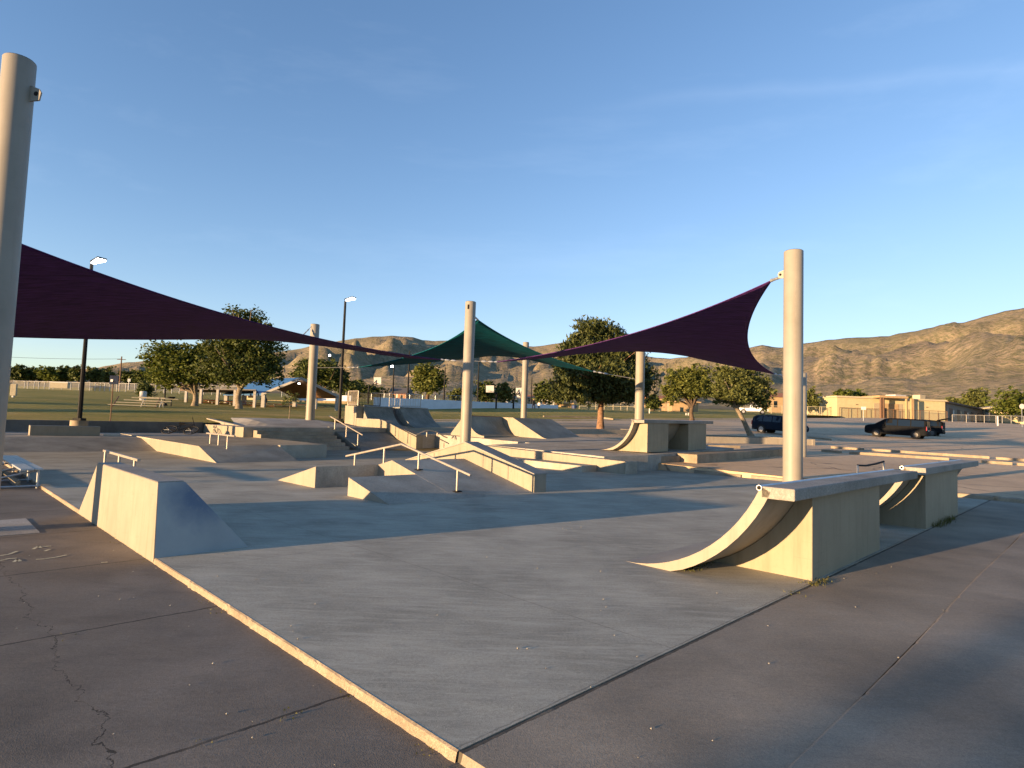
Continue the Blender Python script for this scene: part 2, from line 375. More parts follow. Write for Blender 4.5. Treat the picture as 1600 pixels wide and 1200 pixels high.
# ------------------------------------------------------------------ ground
def m_lawn():
    s = N('lawn_grass'); v = s.pos()
    a = s.noise(s.pos(.3, (.5, 1.6, 1)), .22, 6, .65, .4); b = s.noise(v, 6, 5, .7); c = s.noise(v, 55, 2, .6)
    col = s.ramp(a, [(.3, (.14, .145, .03)), (.5, (.235, .205, .05)), (.7, (.36, .265, .095))])
    col = s.mix(.5, col, s.ramp(b, [(.3, .6), (.7, 1.4)]), 'MULTIPLY'); col = s.mix(.5, col, s.ramp(c, [(.3, .5), (.7, 1.5)]), 'MULTIPLY')
    s.bump(s.math('ADD', b, c), .9, .06); return s.done(col, .9, .15)
def m_lot():
    s = N('parking_asphalt'); v = s.pos()
    a = s.noise(v, .16, 6, .6); b = s.noise(v, 3, 6, .7); c = s.noise(v, 70, 2, .6)
    col = s.ramp(a, [(.3, (.38, .28, .18)), (.5, (.5, .37, .235)), (.7, (.57, .425, .27))])
    col = s.mix(.4, col, s.ramp(b, [(.3, .7), (.7, 1.3)]), 'MULTIPLY'); col = s.mix(.5, col, s.ramp(c, [(.3, .6), (.7, 1.4)]), 'MULTIPLY')
    vo = s.n('TexVoronoi', feature='DISTANCE_TO_EDGE'); vo.inputs['Scale'].default_value = .16
    dv = s.n('VectorMath', operation='ADD'); nn = s.n('TexNoise'); nn.inputs['Scale'].default_value = .8; s.l(v, nn.inputs['Vector']); s.l(v, dv.inputs[0]); s.l(nn.outputs['Color'], dv.inputs[1]); s.l(dv.outputs[0], vo.inputs['Vector'])
    col = s.mix(s.math('MULTIPLY', s.math('LESS_THAN', vo.outputs['Distance'], .006), .6), col, (.05, .045, .04))
    s.bump(s.math('ADD', b, c), .6, .012); return s.done(col, .9, .25)
def m_dirt():
    s = N('dry_ground'); v = s.pos(); a = s.noise(v, .05, 8, .65); b = s.noise(v, .5, 6, .7)
    col = s.ramp(a, [(.3, (.11, .1, .045)), (.55, (.2, .16, .09)), (.75, (.26, .21, .13))])
    col = s.mix(.6, col, s.ramp(b, [(.35, .55), (.7, 1.35)]), 'MULTIPLY'); s.bump(b, .6, .2); return s.done(col, .95, .1)
M_LAWN, M_LOT, M_DIRT = m_lawn(), m_lot(), m_dirt()
def gsheet(name, mat, inside, off, step, u0, u1, v0, v1):
    mb = MB(); nu = int((u1-u0)/step)+1; nv = int((v1-v0)/step)+1; idx = {}
    for i in range(nu):
        for j in range(nv):
            u = u0+i*step; v = v0+j*step
            cs = [(u, v), (u+step, v), (u+step, v+step), (u, v+step)]
            if not inside(u+step/2, v+step/2): continue
            f_ = []
            for c in cs:
                k = (round(c[0], 3), round(c[1], 3))
                if k not in idx:
                    p = UV(c[0], c[1]); p.z = H(p.x, p.y)+off; idx[k] = len(mb.v); mb.v.append(p)
                f_.append(idx[k])
            mb.f.append(tuple(f_))
    return struct(name, mb, mat, True)
# base terrain: sits well under the paved and grassed sheets, and reaches out to the hills
mb = MB(); rows = []
rr = [0, 8, 16, 24, 32, 45, 60, 80, 100, 130, 160, 200, 240, 262, 300, 360, 440, 540]
for r in rr:
    row = []
    for k in range(121):
        a = 2*math.pi*k/120; x, y = math.sin(a)*r, math.cos(a)*r
        z = H(x, max(y, -60)) if y > 0 else .1
        row.append(Vector((x, y, z-(.6 if r < 250 else .05)-(.12 if r < 30 else 0))))
    rows.append(row)
mb.strip(rows); struct('ground', mb, M_DIRT, True)
gsheet('lawn', M_LAWN, lambda u, v: v > 33.4 and u > -60 and S*(u+v) < 262 and (u < 100 or v > 40), 0, 3.35, -60.3, 180, 33.5, 240)
gsheet('parking_lot', M_LOT, lambda u, v: u > 19.9 and v < 33.5, 0, 3.4, 20.06, 165, -57.1, 33.5)
# ------------------------------------------------------------------ mountains
HZ = lambda px: 659.53+(px-800)*.0337
RIDGE = [(-520, 590), (-250, 588), (-60, 583), (60, 581), (120, 577), (150, 574), (185, 567), (230, 563), (300, 560), (380, 556), (430, 549), (462, 545), (490, 537), (520, 533), (548, 528), (585, 525), (604, 524), (640, 526), (655, 531), (675, 532), (700, 531), (730, 536), (770, 543), (800, 540), (830, 541), (855, 538), (885, 533), (915, 536), (950, 540), (985, 550), (1010, 557), (1045, 560), (1090, 556), (1130, 552), (1165, 544), (1190, 538), (1205, 541), (1222, 543), (1250, 537), (1290, 531), (1325, 527), (1360, 526), (1390, 524), (1405, 520), (1430, 517), (1470, 507), (1510, 502), (1545, 492), (1575, 484), (1600, 480), (1660, 472), (1740, 478), (1850, 470), (2000, 492), (2300, 520)]
def ridge(px):
    for (a, ya), (b, yb) in zip(RIDGE, RIDGE[1:]):
        if a <= px <= b: return ya+(yb-ya)*sstep((px-a)/(b-a)) if b-a > 60 else ya+(yb-ya)*(px-a)/(b-a)
    return RIDGE[-1][1]
def m_mount():
    s = N('desert_mountain'); v = s.pos()
    a = s.noise(v, .0022, 8, .62); b = s.noise(v, .02, 7, .68); c = s.noise(v, .085, 4, .75)
    col = s.ramp(a, [(.32, (.225, .19, .115)), (.5, (.32, .255, .165)), (.68, (.4, .305, .2))])
    col = s.mix(.7, col, s.ramp(b, [(.35, .6), (.65, 1.3)]), 'MULTIPLY')
    col = s.mix(s.ramp(c, [(.45, 0), (.56, .75)]), col, (.12, .125, .065))          # scrub
    col = s.mix(s.ramp(s.noise(v, .012, 6, .7), [(.66, 0), (.72, .7)]), col, (.4, .31, .2))   # bare patches
    sep = s.n('SeparateXYZ'); s.l(v, sep.inputs[0])
    st = s.math('ADD', s.math('MULTIPLY', sep.outputs['Z'], .05), s.math('MULTIPLY', s.noise(v, .004, 5, .6), 9))
    ledge = s.math('MULTIPLY', s.math('GREATER_THAN', s.math('SINE', st), .55), s.ramp(b, [(.45, 0), (.6, .4)]))
    col = s.mix(ledge, col, (.25, .2, .14))
    s.bump(s.math('ADD', s.math('MULTIPLY', b, 2), c), .6, 5); return s.done(col, .95, .05)
M_MOUNT = m_mount()
def rng(px):  # distance of the ridge
    return 4300+(2900-4300)*sstep((px-930)/180)+(2600-4300)*0
def hills(name, p0, p1, step):
    mb = MB(); rows = []; ts = [0, .02, .05, .09, .13, .18, .23, .28, .33, .38, .43, .48, .53, .58, .63, .68, .72, .76, .8, .84, .87, .9, .92, .94, .96, .98, 1.0, 1.04, 1.1, 1.2, 1.4]
    px = p0
    while px <= p1:
        d = ray(px, HZ(px)); a = math.atan2(d.x, d.y); el1 = (HZ(px)-ridge(px))/FPX*math.cos(a)
        R_ = rng(px); r0 = 420.0; row = []
        z0 = H(math.sin(a)*r0, math.cos(a)*r0)-1.5; zr = 1.6+R_*el1
        for t in ts:
            r = r0+(R_-r0)*t; x, y = math.sin(a)*r, math.cos(a)*r
            k = min(t, 1)
            prof = .16*k+.84*(k**1.75)
            z = z0+(zr-z0)*prof
            if t > 1: z = zr-(t-1)*500
            amp = (zr-z0)*min(1, k*3.0)*(1-sstep((k-.72)/.26))
            q = Vector((x*.0016, y*.0016, 1.7))
            e = 0; am = 1; fr = 1
            for o_ in range(6):
                e += am*(1-2*abs(noise.noise(q*fr))); am *= .52; fr *= 2.07
            z += amp*.2*(e-.95)
            z += (2.6 if t >= .9 else 0)*noise.noise(Vector((px*.06, t*9, 4)))*(R_/3000)
            row.append(Vector((x, y, z)))
        rows.append(row); px += step
    mb.strip(rows); return struct(name, mb, M_MOUNT, True)
hills('hills', -520, 2300, 5)
# ------------------------------------------------------------------ skatepark slab and slabs round it
def poly(name, pts, mat): mb = MB(); mb.add(pts, [tuple(range(len(pts)))]); return struct(name, mb, mat)
mb = MB(); K = [(2, 2.28), (19.98, 2.28), (19.98, 12), (26.5, 12), (26.5, 33.45), (2, 33.45)]
mb.prism([UV(u, v, -.3) for u, v in K], [UV(u, v, 0) for u, v in K])
pad = struct('skatepark_slab', mb, M_PAD); pad.data.materials.append(M_KERB)
for p_ in pad.data.polygons:
    if abs(p_.normal.z) < .5: p_.material_index = 1
# the chipped edge of the slab along the left side
mb = MB(); random.seed(3); v = 2.28; rows = []
while v < 34:
    j = random.uniform(0, .006)+(random.uniform(.004, .014) if random.random() < .07 else 0); k = random.uniform(0, .003)+(.008 if random.random() < .06 else 0)
    rows.append([UV(1.985-j-.012, v, -.08), UV(1.985-j, v, -.025), UV(1.988-j*.6, v, -.004-k), UV(1.999, v, .001), UV(2.0, v, -.08)]); v += .05
mb.strip(rows); kerb = struct('kerb', mb, M_KERB)
def slab(name, pts, mat):
    mb = MB(); mb.add([UV(*p) for p in pts], [tuple(range(len(pts)))]); return struct(name, mb, mat)
slab('left_pavement', [(-45, -25, -.052), (2.0, -25, -.052), (2.0, 26.5, -.052), (-45, 26.5, -.052)], M_LEFT)
mb = MB(); us = [1.985, 1.99, 2.0, 3.0, 20.0, 22]; vs_ = [1.12, 1.9, 2.276]
mb.strip([[UV(u, v, -.004 if u > 1.99 else -.06) for u in us] for v in vs_]); struct('right_pavement', mb, M_RIGHT)
mb = MB(); rows = []; random.seed(17); u = 1.985
while u < 22:                                                     # the outer slab stands a finger proud, its edge chipped
    j = random.uniform(0, .006)+(random.uniform(.006, .022) if random.random() < .1 else 0)
    rows.append([UV(u, 1.125+.012*math.sin(u*.9)-j*.2, -.02), UV(u, 1.122+.012*math.sin(u*.9)-j*.3, .003), UV(u, 1.112+.012*math.sin(u*.9)-j, .0075), UV(u, .9, .008), UV(u, -30, .008)]); u += .06
mb.strip(rows); struct('outer_pavement', mb, M_RIGHTB)
mb = MB(); rows = []
for k in range(60):
    v = -22+k*.58; a_, b_ = UV(20.03, v), UV(20.6, v); rows.append([Vector((a_.x, a_.y, -.2)), Vector((a_.x, a_.y, H(a_.x, a_.y)-.012)), Vector((b_.x, b_.y, H(b_.x, b_.y)-.012))])
mb.strip(rows); struct('lot_edge', mb, M_LOT)
# pale patch of concrete round the foot of the near pole, and paint scrawl on the slab
mb = MB(); mb.uvbox(.45, 1.32, 9.95, 11.3, -.2, -.046); struct('pole_footing', mb, M_DECKC)
M_SCRAWL = plain('faded_yellow_paint', (.5, .47, .33), .9, 0, .1, .35, 20)
mb = MB(); random.seed(11)
def stroke(pts, w_):
    for a, b in zip(pts, pts[1:]):
        A = P(a[0], a[1], -.048); B = P(b[0], b[1], -.048); n_ = (B-A).cross(Vector((0, 0, 1))).normalized()*w_
        mb.add([A-n_, B-n_*.8, B+n_, A+n_*.7], [(0, 1, 2, 3)])
for st in ([(52, 858), (60, 853), (64, 856)], [(66, 854), (80, 853)], [(70, 861), (78, 858)], [(56, 874), (70, 873), (86, 871), (104, 867)], [(0, 876), (12, 873), (26, 872)], [(22, 878), (27, 874), (32, 877)], [(0, 868), (14, 866), (27, 861)], [(158, 879), (168, 878)]):
    stroke(st, .018)
struct('faded_paint_scrawl', mb, M_SCRAWL)
# small litter, weeds and pebbles on the slabs
M_WEED = leafmat('dry_weed', (.05, .06, .015), (.16, .15, .05), .3)
def weeds(name, pts, n, h, label):
    mb = MB(); random.seed(len(pts)*7+n)
    for _ in range(n):
        c = random.choice(pts); b = c+Vector((random.gauss(0, .05), random.gauss(0, .05), 0)); a = random.uniform(0, 6.28); w_ = random.uniform(.003, .008); hh = h*random.uniform(.3, 1)
        t = Vector((math.cos(a), math.sin(a), 0)); tip = b+Vector((random.gauss(0, .4)*hh, random.gauss(0, .4)*hh, hh))
        mb.add([b-t*w_, b+t*w_, tip], [(0, 1, 2)])
    o = obj(name, mb, M_WEED); o['kind'] = 'stuff'; o['label'] = label; o['category'] = 'weeds'; return o
weeds('weeds', [UV(6.85+.05*i, 2.26, 0) for i in range(7)]+[UV(6.3, 2.27, 0)], 170, .035, 'small dry weeds in the crack beside the near ramp block')
weeds('dry_grass', [UV(12.9+.1*i, 2.24, 0) for i in range(18)], 230, .13, 'tuft of dry yellow grass along the foot of the far ramp block')
weeds('dead_leaves', [UV(6.3+.1*i, 3.4+.02*i, 0) for i in range(8)], 300, .035, 'dry leaves blown under the near quarter pipe')
weeds('kerb_weeds', [UV(1.955, v, -.05) for v in (2.35, 2.42, 2.5, 3.22, 3.3, 5.28, 5.35, 5.6, 6.4, 7.5, 8.7, 9.9, 10.2, 12.6, 13.9)]+[UV(u, 3.25, -.05) for u in (1.1, 1.6)]+[UV(.9, 5.3, -.05)], 150, .014, 'specks of dry weed along the foot of the chipped kerb')
mb = MB(); random.seed(5)
for _ in range(260):
    u = random.uniform(-1, 9); v = random.uniform(.2, 9); z = 0 if u > 2 and v > 2.3 else (-.05 if u < 2 else -.004); r = random.uniform(.003, .012); c = UV(u, v, z+r*.3)
    mb.add([c+Vector((r, 0, 0)), c+Vector((0, r*1.2, 0)), c+Vector((-r*.8, 0, 0)), c+Vector((0, -r, 0)), c+Vector((0, 0, r*.7))], [(0, 1, 4), (1, 2, 4), (2, 3, 4), (3, 0, 4)])
o = obj('pebbles', mb, M_RAW); o['kind'] = 'stuff'; o['label'] = 'tiny pebbles and crumbs lying on the concrete'; o['category'] = 'gravel'
# ------------------------------------------------------------------ quarter pipes
def arc_profile(v_foot, v_lip, h, n=14):
    th = 2*math.atan(h/(v_foot-v_lip)); R_ = (v_foot-v_lip)/math.sin(th)
    return [(v_foot-R_*math.sin(th*i/n), R_*(1-math.cos(th*i/n))) for i in range(n+1)]
def quarter_pipe(label, u0, u1, v_foot, v_lip, v_back, z0, z1, blocks, vblk, th=.11, tilt=0, group=None):
    t = thing('quarter_pipe', label, 'skate ramp', UV((u0+u1)/2, v_lip, z0), group)
    pr = arc_profile(v_foot, v_lip, z1-z0)
    def up(u): return tilt*(u-u0)
    # curved shell with a thin tapering foot
    outer = [(v, z) for v, z in pr]; inner = []
    n = len(pr)
    for i, (v, z) in enumerate(pr):
        a = pr[max(i-1, 0)]; b = pr[min(i+1, n-1)]; dv, dz = b[0]-a[0], b[1]-a[1]; l = math.hypot(dv, dz)
        tv = v+dz/l*-th; tz = z+dv/l*th
        inner.append((tv, max(tz, 0) if tz > 0 else 0))
    mb = MB(); prof = outer+list(reversed(inner))
    def cap(u): return [UV(u, v, z0+z+up(u)) for v, z in prof]
    rows = []
    A = cap(u0); B = cap(u1); m_ = len(prof); vs = A+B; fs = []
    for i in range(m_): j = (i+1) % m_; fs.append((i, j, m_+j, m_+i))
    for i in range(n-1):
        a, b, c, d = i, i+1, m_-2-i, m_-1-i
        fs.append((a, b, c, d)); fs.append((m_+d, m_+c, m_+b, m_+a))
    mb.add(vs, fs); obj('curved_ramp', mb, M_CREAM, t, 'auto')
    # deck
    mb = MB(); q = [UV(u0, v_back, 0), UV(u1, v_back, 0), UV(u1, v_lip-.0, 0), UV(u0, v_lip-.0, 0)]
    zz = [z0+(z1-z0)+up(u0), z1+up(u1), z1+up(u1), z1+up(u0)]
    mb.prism([Vector((p.x, p.y, z-.115)) for p, z in zip(q, zz)], [Vector((p.x, p.y, z+.004)) for p, z in zip(q, zz)])
    obj('deck', mb, M_DECK, t, False, .012)
    # steel coping: a hollow pipe
    r = .028; a = UV(u0-.015, v_lip+.012, z1+up(u0)-.012); b = UV(u1+.005, v_lip+.012, z1+up(u1)-.012)
    mb = MB(); mb.cyl(a, b, r, 14); cp = obj('coping', mb, M_GALV, t, 'auto')
    mb = MB(); d = (b-a).normalized(); mb.cyl(a-d*.003, a+d*.001, r*.8, 12); obj('pipe_mouth', mb, M_HOLE, cp)
    for bu0, bu1 in blocks:
        mb = MB(); pts = [(vblk, 0), (vblk, z1-z0-.118)]
        # the top of the block follows the underside of the curve
        inn = [(v, z) for v, z in inner if v > vblk+.03 and z < z1-z0-.13 and z > 0.0]
        for v, z in reversed(inn): pts.append((v, max(z-.004, .0)))
        pts.append((inn[0][0]+.16 if inn else v_foot-.5, 0))
        lo = [UV(bu0, v, z0+z+up(bu0)-(.02 if z == 0 else 0)) for v, z in pts]; hi = [UV(bu1, v, z0+z+up(bu1)-(.02 if z == 0 else 0)) for v, z in pts]
        mb.prism(lo, hi); obj('support_block', mb, M_CREAMBLK, t, False, .006)
    return t
M_DECK = conc('grey_painted_deck', (.26, .252, .228), .82, 1.12, 1.4, .003, .3)
M_CREAMBLK = paint('cream_block_paint', (.275, .238, .165), (.2, .19, .17), .2, .0015)
quarter_pipe('cream painted quarter pipe nearest the viewer, its curved foot on the open slab', 6.12, 11.35, 4.12, 2.52, 2.19, 0, 1.035, [(7.0, 9.67)], 2.32, group='quarter pipes')
quarter_pipe('cream quarter pipe behind the near one, dry grass along its block', 11.95, 17.5, 4.12, 2.52, 2.19, 0, 1.065, [(12.5, 15.55)], 2.3, group='quarter pipes')
# ------------------------------------------------------------------ near left grind box
def extrude_v(mb, prof, va, vb):   # prof: (u,z,dva,dvb)
    A = [UV(u, va+da, z) for u, z, da, db in prof]; B = [UV(u, vb+db, z) for u, z, da, db in prof]; return mb.prism(A, B)
t = thing('grind_box', 'tall cream painted grind box at the left slab edge, blue grey end', 'grind box', UV(2.3, 9.3, 0), None)
mb = MB(); pr = [(1.975, -.05, 0, 0), (1.975, .0, 0, 0), (1.99, .806, .09, -.95), (2.26, .806, .1, -.95), (2.99, -.002, 0, 0), (2.99, -.05, 0, 0)]
extrude_v(mb, pr, 7.37, 11.4); body = obj('body', mb, M_CREAM, t, False, .008)
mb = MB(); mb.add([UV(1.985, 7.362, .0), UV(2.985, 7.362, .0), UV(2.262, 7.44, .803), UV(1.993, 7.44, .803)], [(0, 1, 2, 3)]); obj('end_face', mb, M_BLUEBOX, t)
mb = MB(); mb.prism([UV(1.99, 7.47, .807), UV(2.27, 7.48, .807), UV(2.27, 10.44, .807), UV(1.99, 10.44, .807)], [UV(2.0, 7.48, .812), UV(2.26, 7.49, .812), UV(2.26, 10.43, .812), UV(2.0, 10.43, .812)]); obj('top_cap', mb, M_DECK, t)
# short flat rail behind the box
def rail(name, label, path, posts, r=.03, mat=None, group=None, square=False, plates=True, cat='grind rail'):
    """posts: list of (top point, bottom point)"""
    mat = mat or M_STEEL
    t = thing(name, label, cat, posts[0][1], group)
    mb = MB()
    if square:
        for a, b in zip(path, path[1:]):
            d = (b-a).normalized(); s_ = d.cross(Vector((0, 0, 1))).normalized()*r; n_ = s_.cross(d).normalized()*r*.8
            mb.prism([a-s_-n_, a+s_-n_, a+s_+n_, a-s_+n_], [b-s_-n_, b+s_-n_, b+s_+n_, b-s_+n_])
    else: mb.tube(path, r, 10)
    obj('bar', mb, mat, t, 'auto')
    for a, b in posts:
        mb = MB(); mb.cyl(b, a, r*.95, 10); p = obj('post', mb, mat, t, 'auto')
        if plates:
            mb = MB(); mb.box(b+Vector((0, 0, .008)), (.17, .13, .016), math.pi/4); obj('base_plate', mb, M_DARK, p)
    return t
def vert(q, z): return Vector((q.x, q.y, z))
ua = 3.6
pts = [PU(163, 704, ua), PU(217, 719, ua)]
ps = [PU(165, 706, ua), PU(187, 711, ua), PU(211, 718, ua)]
rail('flat_rail', 'short rusty flat rail standing just behind the near grind box', [pts[0], pts[1]], [(q, vert(q, 0.0)) for q in ps], .032, M_STEEL, 'grind rails', True)
# tall flat rail by the bank
uf = 7.75
a = PU(323, 679.5, uf); b = PU(367, 682.5, uf)
ps = [(PU(329, 681, uf), .40), (PU(342, 682, uf), .12), (PU(356, 682.7, uf), 0)]
rail('flat_rail', 'tall three post rail stepping down the bank beside the white wall', [vert(a, .82), vert(b, .82)], [(vert(q, .80), vert(q, z)) for q, z in ps], .03, M_STEEL, 'grind rails')
# ------------------------------------------------------------------ funbox with its gap, ridged ledge and kinked rail
G = .25; VF, VM, VB = 9.48, 11.93, 14.38
def fz(v): return max(0, min(G*(v-VF), G*(VB-v)))
t = thing('funbox', 'low concrete funbox with a square gap cut through it', 'funbox', UV(8.4, 12, 0))
mb = MB(); mb.prism([UV(6.45, VB, -.02), UV(6.45, 12.5, -.02), UV(8.05, 12.5, -.02), UV(8.05, VB, -.02)], [UV(6.45, VB, .004), UV(6.45, 12.5, fz(12.5)), UV(8.05, 12.5, fz(12.5)), UV(8.05, VB, .004)]); obj('launch_wedge', mb, M_RAW, t, False)
mb = MB(); mb.prism([UV(6.38, 10.97, -.02), UV(6.38, VF, -.02), UV(8.05, VF, -.02), UV(8.05, 10.97, -.02)], [UV(6.38, 10.97, fz(10.97)), UV(6.38, VF, .004), UV(8.05, VF, .004), UV(8.05, 10.97, fz(10.97))]); obj('landing_wedge', mb, M_RAW, t, False)
mb = MB(); A = [UV(8.05, VB, 0.004), UV(8.05, VM, fz(VM)), UV(8.05, VF, .004), UV(8.05, VF, -.02), UV(8.05, VB, -.02)]; mb.prism(A, [p+UV(2.24, 0, 0) for p in A]); obj('ridge_body', mb, M_RAW, t, False)
# painted flanks facing the sun
mb = MB(); mb.add([UV(6.446, VB, .0), UV(6.446, 12.502, 0), UV(6.446, 12.502, fz(12.5))], [(0, 1, 2)]); obj('painted_flank', mb, M_CREAM, t)
mb = MB(); mb.add([UV(6.376, 10.968, .0), UV(6.376, VF, 0), UV(6.376, 10.968, fz(10.97))], [(0, 1, 2)]); obj('painted_flank', mb, M_CREAM, t)
mb = MB(); mb.add([UV(8.046, 12.49, .0), UV(8.046, 10.98, 0), UV(8.046, 10.98, fz(10.98)), UV(8.046, VM, fz(VM)-.003), UV(8.046, 12.49, fz(12.49))], [(0, 1, 2, 3, 4)]); obj('painted_flank', mb, M_CREAM, t)
t = thing('ridged_ledge', 'worn cream ledge rising to a peak like a low roof, on the funbox', 'skate ledge', UV(10.5, 11.9, 0))
up_ = .43
A = [UV(10.27, 14.5, -.02), UV(10.27, 14.5, .41), UV(10.27, VM, 1.05), UV(10.27, 9.44, up_), UV(10.27, 9.44, -.02)]
mb = MB(); mb.prism(A, [p+UV(.42, 0, 0) for p in A]); obj('body', mb, M_CREAMW, t, False, .012)
mb = MB(); B = [UV(10.25, 14.52, .413), UV(10.25, VM, 1.054), UV(10.25, 9.43, up_+.004)]; C_ = [p+UV(.46, 0, 0) for p in B]; dn = Vector((0, 0, -.03))
for i in (0, 1): mb.prism([B[i]+dn, B[i+1]+dn, C_[i+1]+dn, C_[i]+dn], [B[i], B[i+1], C_[i+1], C_[i]])
obj('capping', mb, M_DECK, t)
for vv in (13.2, 11.2, 10.3):
    mb = MB(); z0_ = fz(vv)+.01; z1_ = (1.05-.253*abs(vv-VM))-.05; mb.add([UV(10.266, vv-.012, z0_), UV(10.266, vv+.012, z0_), UV(10.266, vv+.012, z1_), UV(10.266, vv-.012, z1_)], [(0, 1, 2, 3)]); obj('panel_joint', mb, M_WALLC, t)
mb = MB(); ur = 8.3; path = [UV(ur, 14.45, .55), UV(ur, VM, .99), UV(ur, 9.42, .47)]
rail('kinked_rail', 'kinked cream handrail going up and over the funbox', path, [(UV(ur, v, .985-.175*(v-VM) if v > VM else .985-.207*(VM-v)), UV(ur, v, fz(v)+.004)) for v in (14.0, 12.65, 11.23, 9.84)], .026, M_STEEL, 'grind rails')
# ------------------------------------------------------------------ banks, tables and stairs on the left
t = thing('bank', 'long concrete bank with a flat top running along the left side', 'skate bank', UV(-2, 28, 0))
mb = MB(); pr = [(26.5, -.1), (26.5, 0.0), (28.9, .42), (33.45, .47), (33.45, -.1)]
A = [UV(-14, v, z) for v, z in pr]; mb.prism(A, [UV(6.95, v, z) for v, z in pr]); obj('body', mb, M_BANK if 'M_BANK' in globals() else M_RAW, t)
t = thing('bank_table', 'flat topped concrete table with a sloped front and a white painted flank', 'skate bank', UV(8.2, 24, 0))
pr = [(20.0, -.1), (20.0, .0), (21.72, .44), (33.44, .475), (33.44, -.1)]
A = [UV(6.96, v, z) for v, z in pr]; B = [UV(9.65, v, z+(.03 if z > .1 else 0)) for v, z in pr]; mb = MB(); mb.prism(A, B); obj('body', mb, M_RAW, t)
mb = MB(); mb.add([UV(6.952, v, z) for v, z in ((20.0, .005), (21.72, .437), (28.85, .417), (26.4, .0))], [(0, 1, 2, 3)]); obj('painted_flank', mb, M_CREAM, t)
mb = MB(); mb.prism([UV(9.652, 21.5, -.05), UV(11.5, 21.5, -.05), UV(11.5, 33.43, -.05), UV(9.652, 33.43, -.05)], [UV(9.652, 21.5, .47), UV(11.5, 21.5, .5), UV(11.5, 33.43, .5), UV(9.652, 33.43, .5)]); obj('landing', mb, M_RAW, t)
mb = MB(); mb.uvbox(3.42, 5.75, 30.2, 30.62, .40, .83); o = obj('low_ledge', mb, M_CREAM, None, False, .015); tag(o, 'long grey ledge block on the bank top, its lit end at the left', 'skate ledge')
mb = MB(); A = [UV(u, v, .2) for u, v in ((-14, 33.46), (10.86, 33.46), (10.86, 33.72), (-14, 33.72))]; mb.prism(A, [vert(p, max(.83, H(p.x, p.y)+.03)) for p in (UV(-2, 33.5), UV(10.86, 33.5))[:0]] or [vert(a, z) for a, z in zip(A, (.83, H(*UV(10.86, 33.7).xy)+.02, H(*UV(10.86, 33.7).xy)+.02, .83))]); o = obj('retaining_wall', mb, M_WALLC, None, False, .01); tag(o, 'long dark low wall holding back the lawn on the left', 'retaining wall')
mb = MB(); mb.uvbox(5.9, 6.5, 30.2, 30.3, .44, .52); o = obj('painted_block', mb, M_WHITE, None, False, .005); tag(o, 'short white block lying on the bank near the low ledge', 'block')
# upper deck
def zdeck(u, v):
    b = .95+.012*(u-10.9)+.0*v
    m_ = sstep((v-29.5)/4.5)*.34*sstep((u-11.9)/1.5)*(1-sstep((u-17.2)/2.0))
    return b+m_
t = thing('stair_deck', 'raised concrete deck at the head of the steps', 'skate deck', UV(14, 31, 0))
mb = MB(); us = [10.9, 11.9, 12.1, 12.6, 13.2, 14, 15, 16, 17, 17.8, 18.55]; vs_ = [28.2, 29, 30, 31, 32, 33, 34, 35, 36.6]
rows = [[UV(u, v, zdeck(u, v)) for u in us] for v in vs_]; mb.strip(rows)
per = [UV(u, 28.2, zdeck(u, 28.2)) for u in us]+[UV(18.55, v, zdeck(18.55, v)) for v in vs_[1:]]+[UV(u, 36.6, zdeck(u, 36.6)) for u in reversed(us[:-1])]+[UV(10.9, v, zdeck(10.9, v)) for v in reversed(vs_[1:-1])]
n_ = len(per); mb.add(per+[vert(p, -.05) for p in per], [(i, (i+1) % n_, n_+(i+1) % n_, n_+i) for i in range(n_)]); obj('platform', mb, M_DECKC, t)
mb = MB(); mb.add([UV(10.892, 28.2, .47), UV(10.892, 36.6, .47), UV(10.892, 36.6, .955), UV(10.892, 28.2, .95)], [(0, 1, 2, 3)]); obj('painted_side', mb, M_CREAMW, t)
mb = MB(); mb.prism([UV(11.7, 30.6, .93), UV(11.95, 30.6, .93), UV(11.95, 35.6, .93), UV(11.7, 35.6, .93)], [UV(11.7, 30.6, .95), UV(11.95, 30.6, .95), UV(11.95, 35.6, 1.25), UV(11.7, 35.6, 1.25)]); obj('edge_kerb', mb, M_CREAM, t)
t = thing('stairs', 'wide flight of concrete steps with a white cheek at its left', 'stairs', UV(13.2, 27, 0))
mb = MB(); n_ = 6
for i in range(n_):
    z1_ = .95-.158*i-.158; v1 = 28.2-.42*i
    if z1_ < .02: continue
    mb.uvbox(11.75, 15.15, v1-.42, v1, -.04, z1_)
obj('steps', mb, M_RAW, t, False, .008)
mb = MB(); mb.uvbox(11.32, 11.74, 27.72, 28.19, .4, .82); mb.uvbox(11.32, 11.74, 27.28, 27.72, .4, .66); obj('cheek_wall', mb, M_CREAM, t, False, .008)
ust = 15.3
rail('stair_handrail', 'straight cream handrail slanting down beside the steps', [UV(ust, 28.5, 1.60), UV(ust, 25.2, .74)], [(UV(ust, v, z+.55), UV(ust, v, z)) for v, z in ((27.9, .92), (26.74, .57), (25.62, .22))], .03, M_STEEL, 'grind rails')
t = thing('stair_bank', 'smooth sloped bank between the steps and the white hubba wall', 'skate bank', UV(16.8, 27, 0))
pr = [(25.5, -.05), (25.5, .0), (28.9, 1.03), (29.0, 1.03), (29.0, -.05)]
A = [UV(15.5, v, z) for v, z in pr]; mb = MB(); mb.prism(A, [UV(18.54, v, z) for v, z in pr]); obj('slope', mb, M_QP, t)
